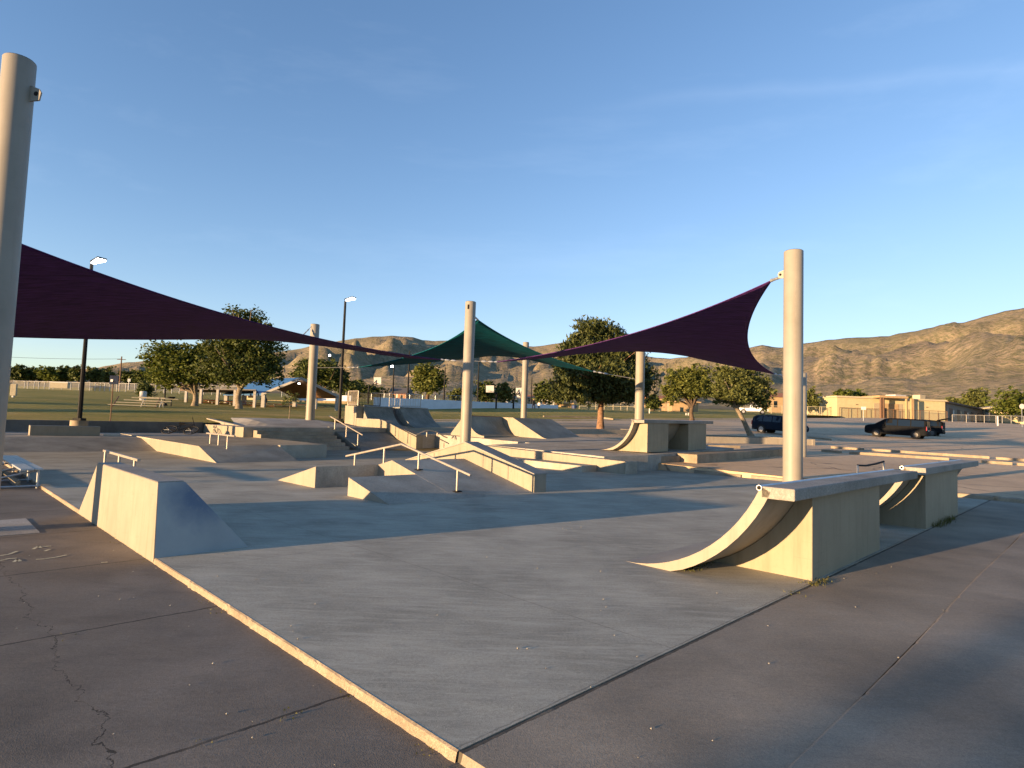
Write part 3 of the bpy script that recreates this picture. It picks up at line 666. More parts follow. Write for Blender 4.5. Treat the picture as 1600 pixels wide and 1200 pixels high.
# hubba wall
t = thing('hubba_ledge', 'long cream wall ledge sloping down beside the bank', 'skate ledge', UV(18.75, 28, 0))
pr = [(25.4, -.05), (25.4, .76), (28.75, 1.5), (31.38, 1.52), (31.38, .9), (31.38, -.05)]
A = [UV(18.56, v, z) for v, z in pr]; mb = MB(); mb.prism(A, [UV(18.98, v, z) for v, z in pr]); obj('body', mb, M_CREAMW, t, False, .01)
mb = MB(); B = [UV(18.53, 25.38, .762), UV(18.53, 28.76, 1.507), UV(18.53, 31.38, 1.527)]; C_ = [p+UV(.48, 0, 0) for p in B]
for i in (0, 1): mb.prism([B[i]-Vector((0, 0, .05)), B[i+1]-Vector((0, 0, .05)), C_[i+1]-Vector((0, 0, .05)), C_[i]-Vector((0, 0, .05))], [B[i], B[i+1], C_[i+1], C_[i]])
obj('capping', mb, M_DECK, t)
for vv in (28.1, 27.0, 25.9):
    mb = MB(); z0_ = max(.05, 1.03-(28.9-vv)*.303); z1_ = min(1.45, .76+.2209*(vv-25.4)-.05); mb.add([UV(18.556, vv-.015, z0_), UV(18.556, vv+.015, z0_), UV(18.556, vv+.015, z1_), UV(18.556, vv-.015, z1_)], [(0, 1, 2, 3)]); obj('panel_joint', mb, M_WALLC, t)
# ------------------------------------------------------------------ rear plateau with its big ramps
def zpl(u, v): return .58+.03*(u-19.9)+.018*(v-12.5)
mb = MB(); K = [(17.28, 12.6), (19.3, 12.1), (26.4, 12.1), (26.4, 33.4), (19.0, 33.4), (19.0, 25.5), (19.9, 25.5), (19.9, 18.6), (17.28, 18.6)]
mb.prism([UV(u, v, -.1) for u, v in K], [UV(u, v, zpl(u, v)) for u, v in K]); struct('rear_pavement', mb, M_DECKC)
t = thing('plateau_ledge', 'long worn cream ledge edging the raised rear area', 'skate ledge', UV(17.1, 15, 0))
mb = MB(); mb.prism([UV(16.88, 11.46, -.05), UV(17.275, 11.46, -.05), UV(17.275, 18.6, -.05), UV(16.88, 18.6, -.05)], [UV(16.88, 11.46, .42), UV(17.275, 11.46, .42), UV(17.275, 18.6, .60), UV(16.88, 18.6, .60)]); obj('body', mb, M_CREAMW, t, False, .015)
mb = MB(); mb.prism([UV(16.9, 11.44, -.05), UV(17.6, 11.44, -.05), UV(17.6, 12.6, -.05), UV(17.27, 12.6, -.05)], [UV(16.9, 11.44, .405), UV(17.6, 11.44, .405), UV(17.6, 12.6, .43), UV(17.27, 12.6, .43)]); obj('end_block', mb, M_RAW, t, False, .02)
mb = MB(); mb.prism([UV(16.05, 12.6, -.03), UV(16.875, 12.6, -.03), UV(16.875, 18.4, -.03), UV(16.05, 18.4, -.03)], [UV(16.05, 12.6, .215), UV(16.875, 12.6, .215), UV(16.875, 18.4, .26), UV(16.05, 18.4, .26)]); o = obj('manual_pad', mb, M_RAW, None, False, .015); tag(o, 'low flat concrete block against the foot of the long worn ledge', 'skate block')
# quarter pipe on the plateau with two support blocks
M_CREAM_OLD = M_CREAM
quarter_pipe('small looking quarter pipe on the rear plateau, two blocks under its deck', 19.55, 25.1, 14.45, 12.98, 12.45, .635, 1.845, [(19.87, 21.4), (23.0, 24.55)], 12.5, .1, .015, 'quarter pipes')
def bank_ramp(name, label, prof, u0, u1, cat, mats, flank=None):
    t = thing(name, label, cat, UV((u0+u1)/2, prof[0][0], prof[0][1]))
    mb = MB(); A = [UV(u0, v, z) for v, z in prof]; mb.prism(A, [UV(u1, v, z) for v, z in prof]); obj('ramp_face', mb, mats[0], t, 'auto')
    mb = MB(); mb.add([UV(u0-.006, v, z) for v, z in prof], [tuple(range(len(prof)))]); obj('flank', mb, mats[1], t)
    return t
arc = [(v, .86+z) for v, z in arc_profile(22.2, 23.55, .98)]
# arc goes from foot (front, low v) to lip
bank_ramp('curved_bank', 'wide curved ramp face in shade on the rear plateau', [(22.2, .3)]+arc+[(23.8, 1.84), (24.8, .9), (24.8, .3)], 20.35, 22.84, 'skate ramp', (M_QP, M_CREAM))
bank_ramp('bank_ramp', 'straight bank ramp with a cream flank next to the curved face', [(19.9, .3), (19.9, .75), (20.5, .86), (22.7, 1.84), (23.7, 1.85), (23.7, .3)], 22.86, 26.0, 'skate ramp', (M_QP, M_CREAM))
mb = MB(); mb.uvbox(20.4, 22.8, 23.56, 23.9, 1.80, 1.875); o = obj('coping_block', mb, plain('dark_red_coping', (.13, .03, .035), .6)); o.name = 'deck_edge'; tag(o, 'dark red edging along the top of the curved ramp face', 'edging')
def tall_qp(label, u0, u1, foot, zt, endblock=False):
    t = thing('quarter_pipe', label, 'skate ramp', UV((u0+u1)/2, 31, .95), 'quarter pipes')
    pr = [(v, 1.0+z) for v, z in arc_profile(foot, 31.4, zt-1.0)]
    prof = [(foot, .3)]+pr+[(33.3, zt), (33.3, .3)]
    mb = MB(); A = [UV(u0, v, z) for v, z in prof]; mb.prism(A, [UV(u1, v, z) for v, z in prof]); obj('ramp_face', mb, M_QP, t, 'auto')
    mb = MB(); mb.cyl(UV(u0, 31.38, zt), UV(u1, 31.38, zt), .035, 10); obj('coping', mb, M_GALV, t, 'auto')
    return t
q1 = tall_qp('tall quarter pipe behind the hubba wall, white block at its left', 19.0, 21.0, 29.55, 2.26)
mb = MB(); mb.uvbox(18.55, 18.985, 31.4, 32.7, .4, 2.26); obj('end_block', mb, M_CREAM, q1, False, .01)
tall_qp('tall quarter pipe with a white railing on its deck', 21.55, 23.75, 29.0, 2.30)
t = thing('quarter_pipe', 'steep ramp strip, darkened for shade, between the two tall quarter pipes', 'skate ramp', UV(21.3, 31, .95), 'quarter pipes')
pr = [(v, 1.0+z) for v, z in arc_profile(29.9, 31.9, 1.24)]; prof = [(29.9, .3)]+pr+[(33.2, 2.24), (33.2, .3)]
mb = MB(); A = [UV(21.0, v, z) for v, z in prof]; mb.prism(A, [UV(21.55, v, z) for v, z in prof]); obj('ramp_face', mb, M_WALLC, t, 'auto')  # darker concrete puts the shade of this steep strip into its colour
# railings on the tall deck
def railing(label, a, b, h, n, mat, r=.022, group='deck railings', infill=None):
    t = thing('railing', label, 'railing', a, group); mb = MB()
    k = max(2, n)
    for z in (.08, h): mb = MB(); mb.tube([a+Vector((0, 0, z)), b+Vector((0, 0, z))], r*1.2, 6); obj('rail', mb, mat, t)
    for p in (a, b): mb = MB(); mb.cyl(p, p+Vector((0, 0, h)), r*1.5, 6); obj('post', mb, mat, t)
    mb = MB()
    for i in range(1, k): p = a.lerp(b, i/k); mb.cyl(p+Vector((0, 0, .08)), p+Vector((0, 0, h)), r*.6, 5)
    obj('balusters', mb, infill or mat, t); return t
railing('beige barred railing panel at the left end of the tall deck', UV(18.7, 32.65, 2.26), UV(18.7, 31.5, 2.26), .88, 12, M_STEEL)
railing('dark barred railing along the front of the tall deck', UV(18.8, 32.9, 2.26), UV(21.1, 32.9, 2.26), .85, 22, M_DARK)
railing('white framed railing at the right of the tall deck', UV(21.2, 32.0, 2.28), UV(23.6, 32.0, 2.34), .86, 12, M_WHITE)
# arched rail
a0 = PVv(650, 680, 24.2); a2 = PVv(699, 684, 24.2); apex = PVv(668, 669.5, 24.2)
path = [a0.lerp(a2, i/12)+Vector((0, 0, 0)) for i in range(13)]
for i, p in enumerate(path):
    k = i/12; z_ = a0.z*(1-k)+a2.z*k; bump = math.sin(math.pi*min(1, k*1.02))**1.2
    p.z = z_+.3*bump*(1.25-.5*k)
rail('arched_rail', 'small arched steel rail standing before the tall quarter pipes', path, [(path[4], vert(path[4], zpl(*uvof(path[4])))), (path[8], vert(path[8], zpl(*uvof(path[8]))))], .03, M_STEEL, 'grind rails', plates=False)
# slab beside the rear quarter pipe
t = thing('kerb_platform', 'low wide concrete platform in front of the rear quarter pipe', 'skate block', UV(24, 12, 0))
mb = MB(); K = [(21.3, 11.2), (31, 11.0), (31, 12.05), (21.3, 12.05)]
mb.prism([UV(u, v, -.1) for u, v in K], [UV(u, v, .60+.02*(u-21.3)) for u, v in K]); obj('body', mb, M_KERB, t, False, .02)
mb = MB(); K = [(20.1, 12.12), (21.28, 11.9), (21.28, 12.2), (20.1, 12.3)]; mb.prism([UV(u, v, -.1) for u, v in K], [UV(u, v, .50) for u, v in K]); obj('end_kerb', mb, M_KERB, t, False, .02)
# kerb at the right side of the skatepark slab, in broken lengths
random.seed(21); v = -22.0; i = 0
KL = ['kerb length beyond the apron at the far right, in shade', 'kerb length behind the second quarter pipe', 'broken kerb length beside the tall pole', 'chipped kerb length between the pole and the long worn ledge']
for v0, v1 in ((-12, 2.1), (2.2, 6.3), (6.4, 8.55), (8.9, 10.6)):
    mb = MB(); n_ = int((v1-v0)/.35)+2; rows = []
    for k in range(n_):
        vv = v0+(v1-v0)*k/(n_-1); j = random.uniform(-.018, .018); z_ = .105+random.uniform(-.02, .006)
        rows.append([UV(19.93+j, vv, -.05), UV(19.95+j, vv, z_-.02), UV(19.99+j, vv, z_), UV(20.2, vv, z_), UV(20.22, vv, -.05)])
    mb.strip(rows); o = obj('broken_kerb', mb, M_KERB); tag(o, KL[i], 'kerb', 'kerb lengths at the slab edge'); i += 1
# ------------------------------------------------------------------ shade sail poles
def sail_pole(label, base, ztop, r, lugs=()):
    """lugs: list of (z, direction vector)"""
    t = thing('shade_pole', label, 'pole', base, 'cream shade sail poles')
    mb = MB(); mb.tube([base, vert(base, ztop-.01), vert(base, ztop)], [r, r, r*.97], 32); obj('shaft', mb, M_POLE, t, 'auto')
    mb = MB(); mb.cyl(vert(base, ztop), vert(base, ztop+.012), r*.9, 24); obj('cap', mb, M_DARK, t, 'auto')
    for z, d in lugs:
        d = Vector((d.x, d.y, 0)).normalized(); s_ = Vector((-d.y, d.x, 0))*.012; c = vert(base, z)
        mb = MB(); q = [c+d*(r-.02)+Vector((0, 0, -.11)), c+d*(r+.13)+Vector((0, 0, -.09)), c+d*(r+.15)+Vector((0, 0, .02)), c+d*(r+.12)+Vector((0, 0, .07)), c+d*(r-.02)+Vector((0, 0, .12))]
        mb.prism([p-s_ for p in q], [p+s_ for p in q]); lg = obj('lug', mb, M_POLE, t)
        mb = MB(); e = c+d*(r+.085); mb.cyl(e-s_*1.15, e+s_*1.15, .032, 10); obj('eye_hole', mb, M_HOLE, lg)
    return t
def gz(q):
    u, v = uvof(q)
    if u > 19.9 and v < 12: return H(q.x, q.y)
    if u > 17.28 and 12 < v < 33: return zpl(u, v)
    return 0
def at(px, dep): q = D(px, 600, dep); return Vector((q.x, q.y, 0))
pL = vert(at(31, 8.35), -.05); pL.x += -.0
pL = D(31, 95, 8.25); zL = pL.z; pL = vert(pL, -.05)
pA = D(1240, 393, 15.1); zA = pA.z; pA = vert(pA, 0)
pB = D(735.5, 472, 26.2); zB = pB.z; pB = vert(pB, 0)
pF = D(492.5, 507, 35.6); zF = pF.z; pF = vert(pF, zdeck(*uvof(pF))-.02)
p8 = D(822, 535, 46.9); z8 = p8.z; p8 = vert(p8, H(p8.x, p8.y)-.1)
pC = D(1001.5, 522, 30.2); zC = pC.z; pC = vert(pC, .6)
pD = D(1252.3, 583, 28.4); zD = pD.z; pD = vert(pD, H(pD.x, pD.y)-.02)
pE = vert(UV(-1.2, 18.6), -.05); pG = vert(UV(-3.5, 32), .4)
sail_pole('thick cream pole at the left edge of the view, empty lug near its top', pL, zL, .187, [(D(62, 149, 8.25).z, cR), (1.0+3.9, Vector((-1, .4, 0)))])
sail_pole('tall cream pole on the right behind the near quarter pipe', pA, zA, .228, [(PU(1237, 427, uvof(pA)[0]).z, Vector((-.9, .8, 0)))])
sail_pole('cream pole in the centre behind the peaked ledge, dark hole near its top', pB, zB, .232, [])
sail_pole('cream pole standing on the raised deck by the steps', pF, zF, .255, [])
sail_pole('farthest cream pole, behind the bank ramp', p8, z8, .235, [])
sail_pole('cream pole rising behind the rear quarter pipe, banded with shadow', pC, zC, .225, [])
sail_pole('shorter cream pole half hidden behind the tall right pole', pD, zD, .23, [(zD-.25, Vector((-1, -.2, 0)))])
for q, z_, lb in ((pE, 6.7, 'cream pole just out of view on the left holding the left purple sail'), (pG, 4.9, 'cream pole far out of view on the left at the bank')):
    sail_pole(lb, q, z_, .2, [])
mb = MB(); e = D(732.5, 481, 26.2); d = (CAM-e); d.z = 0; d.normalize(); s_ = e+d*.236
sq = Vector((-d.y, d.x, 0)); mb.prism([s_+sq*.07+Vector((0, 0, -.1)), s_-sq*.06+Vector((0, 0, -.1)), s_-sq*.06+Vector((0, 0, .1)), s_+sq*.07+Vector((0, 0, .1))], [p+d*.012 for p in (s_+sq*.07+Vector((0, 0, -.1)), s_-sq*.06+Vector((0, 0, -.1)), s_-sq*.06+Vector((0, 0, .1)), s_+sq*.07+Vector((0, 0, .1)))])
obj('access_hole', mb, M_HOLE, [o for o in bpy.data.objects if o.get('label', '').startswith('cream pole in the centre')][0])
# ------------------------------------------------------------------ shade sails: four cornered, two corners high and two low, tensioned between cable edges
def sail(label, corners, anchors, mat, inward=(.1, .1, .1, .1), n=40, sag=.012, iters=900):
    A, B, C_, D_ = corners; t = thing('shade_sail', label, 'shade sail', B, 'shade sails')
    cen = (A+B+C_+D_)/4; g = [[None]*(n+1) for _ in range(n+1)]
    def edge(p, q, k, inw):
        m_ = (p+q)/2; to = (cen-m_); L_ = (q-p).length; dirn = (q-p).normalized(); to = (to-dirn*to.dot(dirn))
        if to.length > 1e-6: to.normalize()
        w_ = 4*k*(1-k); return p.lerp(q, k)+to*L_*inw*w_-Vector((0, 0, sag*L_*w_))
    for i in range(n+1):
        k = i/n
        g[i][0] = edge(A, B, k, inward[0]); g[n][i] = edge(B, C_, k, inward[1]); g[i][n] = edge(D_, C_, k, inward[2]); g[0][i] = edge(A, D_, k, inward[3])
    for i in range(1, n):
        for j in range(1, n):
            a, b = i/n, j/n
            g[i][j] = (1-b)*g[i][0]+b*g[i][n]+(1-a)*g[0][j]+a*g[n][j]-((1-a)*(1-b)*A+a*(1-b)*B+a*b*C_+(1-a)*b*D_)
    arr = np.array([[list(p) for p in r] for r in g])
    for _ in range(iters): arr[1:-1, 1:-1] = .25*(arr[:-2, 1:-1]+arr[2:, 1:-1]+arr[1:-1, :-2]+arr[1:-1, 2:])
    mb = MB(); mb.strip([[Vector(p) for p in r] for r in arr]); cl = obj('cloth', mb, mat, t, True)
    so_ = cl.modifiers.new('thickness', 'SOLIDIFY'); so_.thickness = .012; so_.offset = 0
    for ed in (arr[:, 0], arr[-1, :], arr[:, -1], arr[0, :]):
        mb = MB(); mb.tube([Vector(p) for p in ed], .015, 6); obj('hem', mb, mat, t, True)
    for c, a in zip(corners, anchors):
        if a is None: continue
        mb = MB(); mb.cyl(c, a, .012, 6); ca = obj('cable', mb, M_CABLE, t)
        d = (a-c).normalized(); l = (a-c).length; mb = MB()
        for f_ in (.25, .55): p = c+d*min(l*f_, 1.0*f_+.1); mb.tube([p-d*.11, p-d*.05, p+d*.05, p+d*.11], [.02, .04, .04, .02], 8)
        obj('turnbuckle', mb, M_GALV, ca)
        mb = MB(); mb.tube([c-d*.02, c+d*.1], [.05, .03], 8); obj('corner_plate', mb, M_GALV, t)
    return t
def onpole(p, z, r, toward): d = Vector((toward.x-p.x, toward.y-p.y, 0)).normalized(); return vert(p, z)+d*r
tip_a = D(1206, 438, 15.75); tip_b = D(776, 565.5, 25.6); tip_c = D(990, 536, 29.6); tip_d = D(1211, 584.5, 27.6)
SAIL_R = sail('purple shade sail on the right between the tall pole and the centre pole', [tip_a, tip_b, tip_c, tip_d],
     [onpole(pA, PU(1237, 427, uvof(pA)[0]).z, .25, tip_a), onpole(pB, D(741, 565, 26.2).z, .23, tip_b), onpole(pC, D(1000, 530, 30.2).z, .22, tip_c), onpole(pD, D(1245, 592, 28.4).z, .23, tip_d)], M_PURPLE, (.075, .1, .1, .066))
tip_e = vert(pE, 6.1)+Vector((.5, .6, 0)); tip_f = D(690, 562, 26.3); tip_g = D(474, 523, 34.9); tip_h = vert(pG, 3.96)+Vector((1.6, -.1, 0))
sail('purple shade sail on the left, reaching from beyond the left pole to the centre pole', [tip_e, tip_f, tip_g, tip_h],
     [onpole(pE, 6.2, .2, tip_e), onpole(pB, D(722, 565, 26.2).z, .23, tip_f), onpole(pF, D(493, 511, 35.6).z, .25, tip_g), onpole(pG, 4.1, .2, tip_h)], M_PURPLE, (.057, -.01, .1, .05), sag=.0245)
gA = D(746, 499, 27.0); gB = D(560, 574, 34.2); gC = D(812, 548, 45.5); gD = D(928, 580.5, 31.2)
sail('dark teal shade sail peaking behind the centre pole', [gA, gB, gC, gD],
     [onpole(pB, D(741, 490, 26.2).z, .23, gA), onpole(pF, D(492, 575, 35.6).z, .25, gB), onpole(p8, D(821, 545, 46.9).z, .23, gC), onpole(pC, D(995, 592.5, 30.2).z, .22, gD)], M_GREEN, (.1, .1, .1, .1))
# ------------------------------------------------------------------ lamps with LED heads (lit)
def lamp(name, label, base, ztop, r, head=True, group='lamp posts', block=True):
    t = thing(name, label, 'lamp post', base, group); mb = MB(); mb.tube([base, vert(base, ztop)], [r*1.25, r*.85], 8); obj('pole', mb, M_DARK, t, 'auto')
    mb = MB(); mb.box(base+Vector((0, 0, .05)), (.34, .34, .1)); obj('base_plate', mb, M_DARK, t)
    if block: mb = MB(); mb.cyl(base-Vector((0, 0, .4)), base, .33, 16); obj('footing', mb, M_KERB, t, 'auto')
    if head:
        c = vert(base, ztop+.06); d = (cR*.85+cF*-.35); d.z = 0; d.normalize(); s_ = Vector((-d.y, d.x, 0))
        mb = MB(); A_ = c-d*.05; B_ = c+d*.66+Vector((0, 0, .1))
        mb.prism([A_-s_*.05, B_-s_*.2, B_+s_*.2, A_+s_*.05], [p+Vector((0, 0, .06)) for p in (A_-s_*.05, B_-s_*.2, B_+s_*.2, A_+s_*.05)]); hd = obj('head', mb, M_DARK, t)
        mb = MB(); q = [A_+d*.12-s_*.07, B_-d*.02-s_*.18, B_-d*.02+s_*.18, A_+d*.12+s_*.07]; mb.prism([p+Vector((0, 0, -.075)) for p in q], [p+Vector((0, 0, -.003)) for p in q]); obj('glowing_panel', mb, M_LAMP, hd)
    return t
b1 = D(124, 657, 25.6); b1.z = D(124, 657, 25.6).z; b2 = T(530, 657)
lamp('lamp_post', 'black lamp post on a round concrete footing at the lawn edge, lit head', b1, D(141, 408, 25.6).z, .075)
lamp('lamp_post', 'black lamp post standing behind the steps, lit head against the sky', b2, zup(b2, 470), .085, True, 'lamp posts', False)
FL = [(613.5, 573, 640, 92, 'thin dark floodlight pole left of the round tree, glowing lamp on top'), (637, 548, 640, 90, 'taller thin dark pole just left of the round tree'), (694, 574, 640, 95, 'thin dark pole just right of the round tree'), (747, 566, 639, 92, 'thin dark pole just right of the centre shade pole'), (514, 556, 600, 120, 'thin dark pole behind the raised deck pole'), (831, 590, 640, 110, 'thin dark pole right of the farthest shade pole')]
for px, y0, y1, dep, lb in FL:
    q = D(px-(1.5 if px > 740 else 1), 640, dep); q = vert(q, H(q.x, q.y)); t = thing('light_pole', lb, 'pole', q, 'dark poles round the ball court')
    mb = MB(); mb.tube([q, vert(q, zup(q, y0))], [.17, .09], 6); obj('pole', mb, M_DARK, t)
    if px < 620:
        c = vert(q, zup(q, y0))+Vector((-.25, -.2, -.1)); mb = MB(); mb.tube([c, c+Vector((0, 0, .35))], [.22, .15], 8); obj('lamp_head', mb, M_LAMP, t)
    mb = MB(); mb.cyl(q, q+Vector((0, 0, .4)), .3, 8); obj('base', mb, M_DARK, t)
# ------------------------------------------------------------------ trees
def leafcloud(mb, blobs, n, size, rnd, clump=.28, flat=.5, tuft=False):
    vol = [b[3]*b[4]*b[5] for b in blobs]; tot = sum(vol)
    for b, vv in zip(blobs, vol):
        cnt = int(n*vv/tot); ncl = max(5, int(cnt/16)); c0 = Vector(b[:3]); R3 = b[3:6]
        for _ in range(ncl):
            d = Vector((rnd.gauss(0, 1), rnd.gauss(0, 1), rnd.gauss(0, 1))).normalized(); k = rnd.random()**.38*(1+.19*rnd.gauss(0, 1))
            cc = c0+Vector((d.x*R3[0], d.y*R3[1], d.z*R3[2]))*k; cr = clump*(sum(R3)/3)*rnd.uniform(.5, 1.25)
            for _ in range(16):
                p = cc+Vector((rnd.gauss(0, cr*.5), rnd.gauss(0, cr*.5), rnd.gauss(0, cr*.38)))
                s_ = size*rnd.uniform(.6, 1.35); ax = Vector((rnd.gauss(0, 1), rnd.gauss(0, 1), rnd.gauss(0, flat)+.2 if not tuft else abs(rnd.gauss(0, .6))+.5)).normalized()
                o_ = ax.orthogonal().normalized(); o_ = Matrix.Rotation(rnd.uniform(0, 6.28), 3, ax) @ o_
                if tuft: mb.add([p-o_*s_*.35, p+o_*s_*.35, p+ax*s_*1.4], [(0, 1, 2)])
                else: mb.add([p-ax*s_*.8, p+o_*s_*.4, p+ax*s_*.8, p-o_*s_*.4], [(0, 1, 2, 3)])
def tree(name, label, base, blobs, n, size, leaf, bark, r, hub, limbs=5, seed=1, group=None, lean=(0, 0), tuft=False, clump=.28, trunks=None):
    rnd = random.Random(seed); t = thing(name, label, 'tree', base, group)
    mb = MB(); hubp = base+Vector((lean[0], lean[1], hub)); mid = base.lerp(hubp, .5)+Vector((rnd.gauss(0, r*.3), rnd.gauss(0, r*.3), 0))
    mb.tube([base-Vector((0, 0, .2)), base+Vector((0, 0, .05)), base.lerp(hubp, .2), mid, hubp], [r*1.5, r*1.3, r, r*.88, r*.75], 10)
    bl = [(base.x+b[0], base.y+b[1], base.z+b[2])+tuple(b[3:]) for b in blobs]
    for i in range(limbs):
        b = bl[i % len(bl)]; e = Vector(b[:3])+Vector((rnd.gauss(0, .45)*b[3], rnd.gauss(0, .45)*b[4], rnd.uniform(-.2, .5)*b[5]))
        st_ = hubp-Vector((0, 0, rnd.uniform(0, .12)*hub)); m1 = st_.lerp(e, .4)+Vector((rnd.gauss(0, .12), rnd.gauss(0, .12), .12))*(e-st_).length*.5
        mb.tube([st_, m1, e], [r*.62, r*.36, r*.1], 7)
        for _ in range(2):
            e2 = e+Vector((rnd.gauss(0, .5)*b[3], rnd.gauss(0, .5)*b[4], rnd.gauss(.2, .4)*b[5])); mb.tube([m1, m1.lerp(e2, .55)+Vector((0, 0, .1*r)), e2], [r*.3, r*.17, r*.05], 5)
    obj('trunk', mb, bark, t, 'auto')
    mb = MB(); leafcloud(mb, bl, n, size, rnd, clump, tuft=tuft); obj('crown', mb, leaf, t, fixn=False)
    return t
def blobs_px(base, dep, rows, ry=None):
    """rows: (px, py, rx_px, rz_px) of crown lobes as offsets in metres at the depth of the tree"""
    o_ = []
    for px, py, rx, rz in rows:
        c = D(px, py, dep); k = dep/FPX; c.y += random.uniform(-.25, .25)*rx*k
        o_.append((c.x-base.x, c.y-base.y, c.z-base.z, rx*k, (ry or .9)*rx*k, rz*k))
    return o_
def treepx(name, label, px, py, dep, rows, n, size, leaf, bark, r, hub_py, **kw):
    base = D(px, py, dep); base.z = max(base.z, H(base.x, base.y)-.4) if kw.pop('snap', False) else base.z
    return tree(name, label, base, blobs_px(base, dep, rows), n, size, leaf, bark, r, D(px, hub_py, dep).z-base.z, **kw)
random.seed(9)
treepx('shade_tree', 'leafy tree on the left lawn with a leaning forked trunk', 304, 635, 63, [(268, 556, 38, 20), (300, 566, 34, 22), (285, 584, 42, 16), (250, 584, 26, 16), (330, 586, 26, 20), (240, 562, 18, 16), (318, 546, 22, 14), (262, 600, 20, 8), (232, 575, 10, 12)], 15000, .21, M_LEAF, M_TRUNKL, .3, 614, limbs=9, seed=3, group='trees on the lawn', clump=.3)
treepx('shade_tree', 'largest dark leafy tree on the left lawn, right of the forked one', 373, 640, 60, [(375, 503, 34, 22), (395, 527, 40, 25), (355, 537, 36, 28), (380, 560, 52, 28), (418, 555, 27, 28), (340, 570, 30, 24), (400, 583, 42, 17), (426, 578, 17, 18), (360, 588, 36, 12), (408, 508, 12, 12)], 25000, .2, M_LEAFD, M_TRUNKL, .32, 606, limbs=10, seed=5, group='trees on the lawn', clump=.25)
treepx('pine_tree', 'big round pine with a straight reddish trunk behind the ramps', 938, 671, 46, [(932, 520, 33, 22), (905, 545, 28, 22), (960, 540, 30, 24), (930, 560, 50, 24), (978, 570, 36, 28), (893, 575, 30, 20), (940, 590, 66, 24), (895, 603, 36, 17), (984, 600, 33, 28), (960, 614, 46, 16), (915, 618, 38, 12), (1003, 585, 10, 20), (880, 618, 20, 8), (1006, 603, 8, 14)], 60000, .19, M_PINE, M_PINEBARK, .25, 600, limbs=10, seed=8, tuft=True, clump=.26)
treepx('shade_tree', 'bushy tree with a dark forked trunk in front of the tan shed', 1081, 658, 66, [(1066, 592, 24, 18), (1092, 594, 22, 20), (1060, 610, 24, 11), (1085, 610, 30, 12), (1045, 624, 13, 9), (1110, 612, 14, 12), (1080, 582, 16, 9), (1042, 606, 10, 12)], 13500, .19, M_LEAFY, M_BARK, .24, 634, limbs=8, seed=12, clump=.26)
treepx('shade_tree', 'olive green tree with a pale leaning trunk rising from the planter', 1174, 683, 46, [(1140, 595, 26, 18), (1165, 598, 30, 24), (1150, 618, 32, 16), (1185, 610, 22, 22), (1128, 608, 18, 14), (1192, 628, 13, 14), (1130, 583, 18, 12), (1160, 580, 16, 10), (1120, 622, 9, 10)], 18000, .14, M_LEAFO, M_TRUNKL, .19, 634, limbs=9, seed=14, lean=(-1.35, -.2), clump=.25)
treepx('round_tree', 'round yellow green tree in the middle distance left of the centre pole', 669, 632, 118, [(668, 582, 20, 15), (660, 595, 18, 14), (680, 595, 18, 15), (668, 605, 22, 11)], 6500, .38, M_LEAFY, M_BARK, .4, 612, limbs=4, seed=17, clump=.32)
treepx('shade_tree', 'dark tree standing behind the picnic shelter', 500, 628, 115, [(500, 580, 36, 18), (475, 590, 22, 18), (525, 592, 24, 18), (545, 606, 20, 12), (488, 572, 18, 10)], 8500, .38, M_LEAFD, M_BARK, .4, 612, limbs=5, seed=19, clump=.32)
# bare bushy row beyond the left fence and other far trees: (px, base py, dep, rx, rz, top offset, mat, label)
FAR = [(28, 596, 165, 16, 13, M_LEAFD, 'first dark bushy tree beyond the left fence, beside the thick pole'), (52, 596, 168, 18, 11, M_LEAFD, 'second dark bushy tree beyond the left fence'), (76, 596, 165, 17, 12, M_LEAF, 'third bushy tree beyond the left fence, slightly greener'), (100, 597, 168, 16, 13, M_LEAFD, 'fourth dark bushy tree beyond the left fence, just left of the lamp post'), (122, 597, 164, 14, 13, M_LEAFD, 'fifth dark bushy tree beyond the left fence, behind the lamp post'), (148, 598, 168, 15, 12, M_LEAFO, 'pale brownish tree beyond the left fence, right of the lamp post'), (166, 599, 172, 13, 12, M_LEAFO, 'thin pale tree beyond the left fence above the blue sign'), (200, 600, 160, 16, 12, M_LEAFD, 'dark tree right of the utility pole'), (226, 602, 150, 16, 12, M_LEAFD, 'dark tree just left of the forked lawn tree'),
       (716, 626, 140, 16, 9, M_LEAFO, 'low olive tree between the round tree and the centre pole'), (760, 628, 130, 20, 16, M_LEAFD, 'dark tree behind the left basketball backboard'), (788, 628, 128, 18, 16, M_LEAFO, 'olive tree between the two basketball backboards'), (850, 630, 118, 18, 18, M_LEAFD, 'dark tree left of the big pine'), (870, 631, 110, 12, 16, M_LEAFO, 'narrow olive tree close to the left of the big pine'), (580, 622, 150, 20, 10, M_LEAFD, 'low dark tree behind the tall quarter pipes'), (560, 620, 150, 14, 14, M_LEAFD, 'dark tree right of the picnic shelter'), (628, 622, 160, 18, 8, M_LEAFO, 'low olive scrub tree left of the round tree'), (1020, 640, 105, 12, 12, M_LEAFD, 'small dark tree right of the rear shade pole'),
       (1266, 642, 130, 13, 17, M_LEAFO, 'olive tree just right of the tall right pole'), (1318, 634, 175, 19, 13, M_LEAF, 'rounded green tree rising behind the long buff building, left part'), (1340, 634, 178, 19, 12, M_LEAF, 'rounded green tree rising behind the long buff building, right part'), (1525, 644, 175, 20, 20, M_LEAFO, 'pointed olive evergreen behind the end of the buff building'), (1575, 652, 150, 26, 22, M_LEAF, 'green tree at the right edge of the view'), (1600, 652, 155, 22, 20, M_LEAFD, 'dark green tree cut by the right edge of the view'), (1490, 640, 185, 22, 9, M_LEAFO, 'low olive tree over the roof end of the buff building'), (1420, 632, 260, 14, 6, M_LEAFO, 'small tree far behind the middle of the buff roof')]
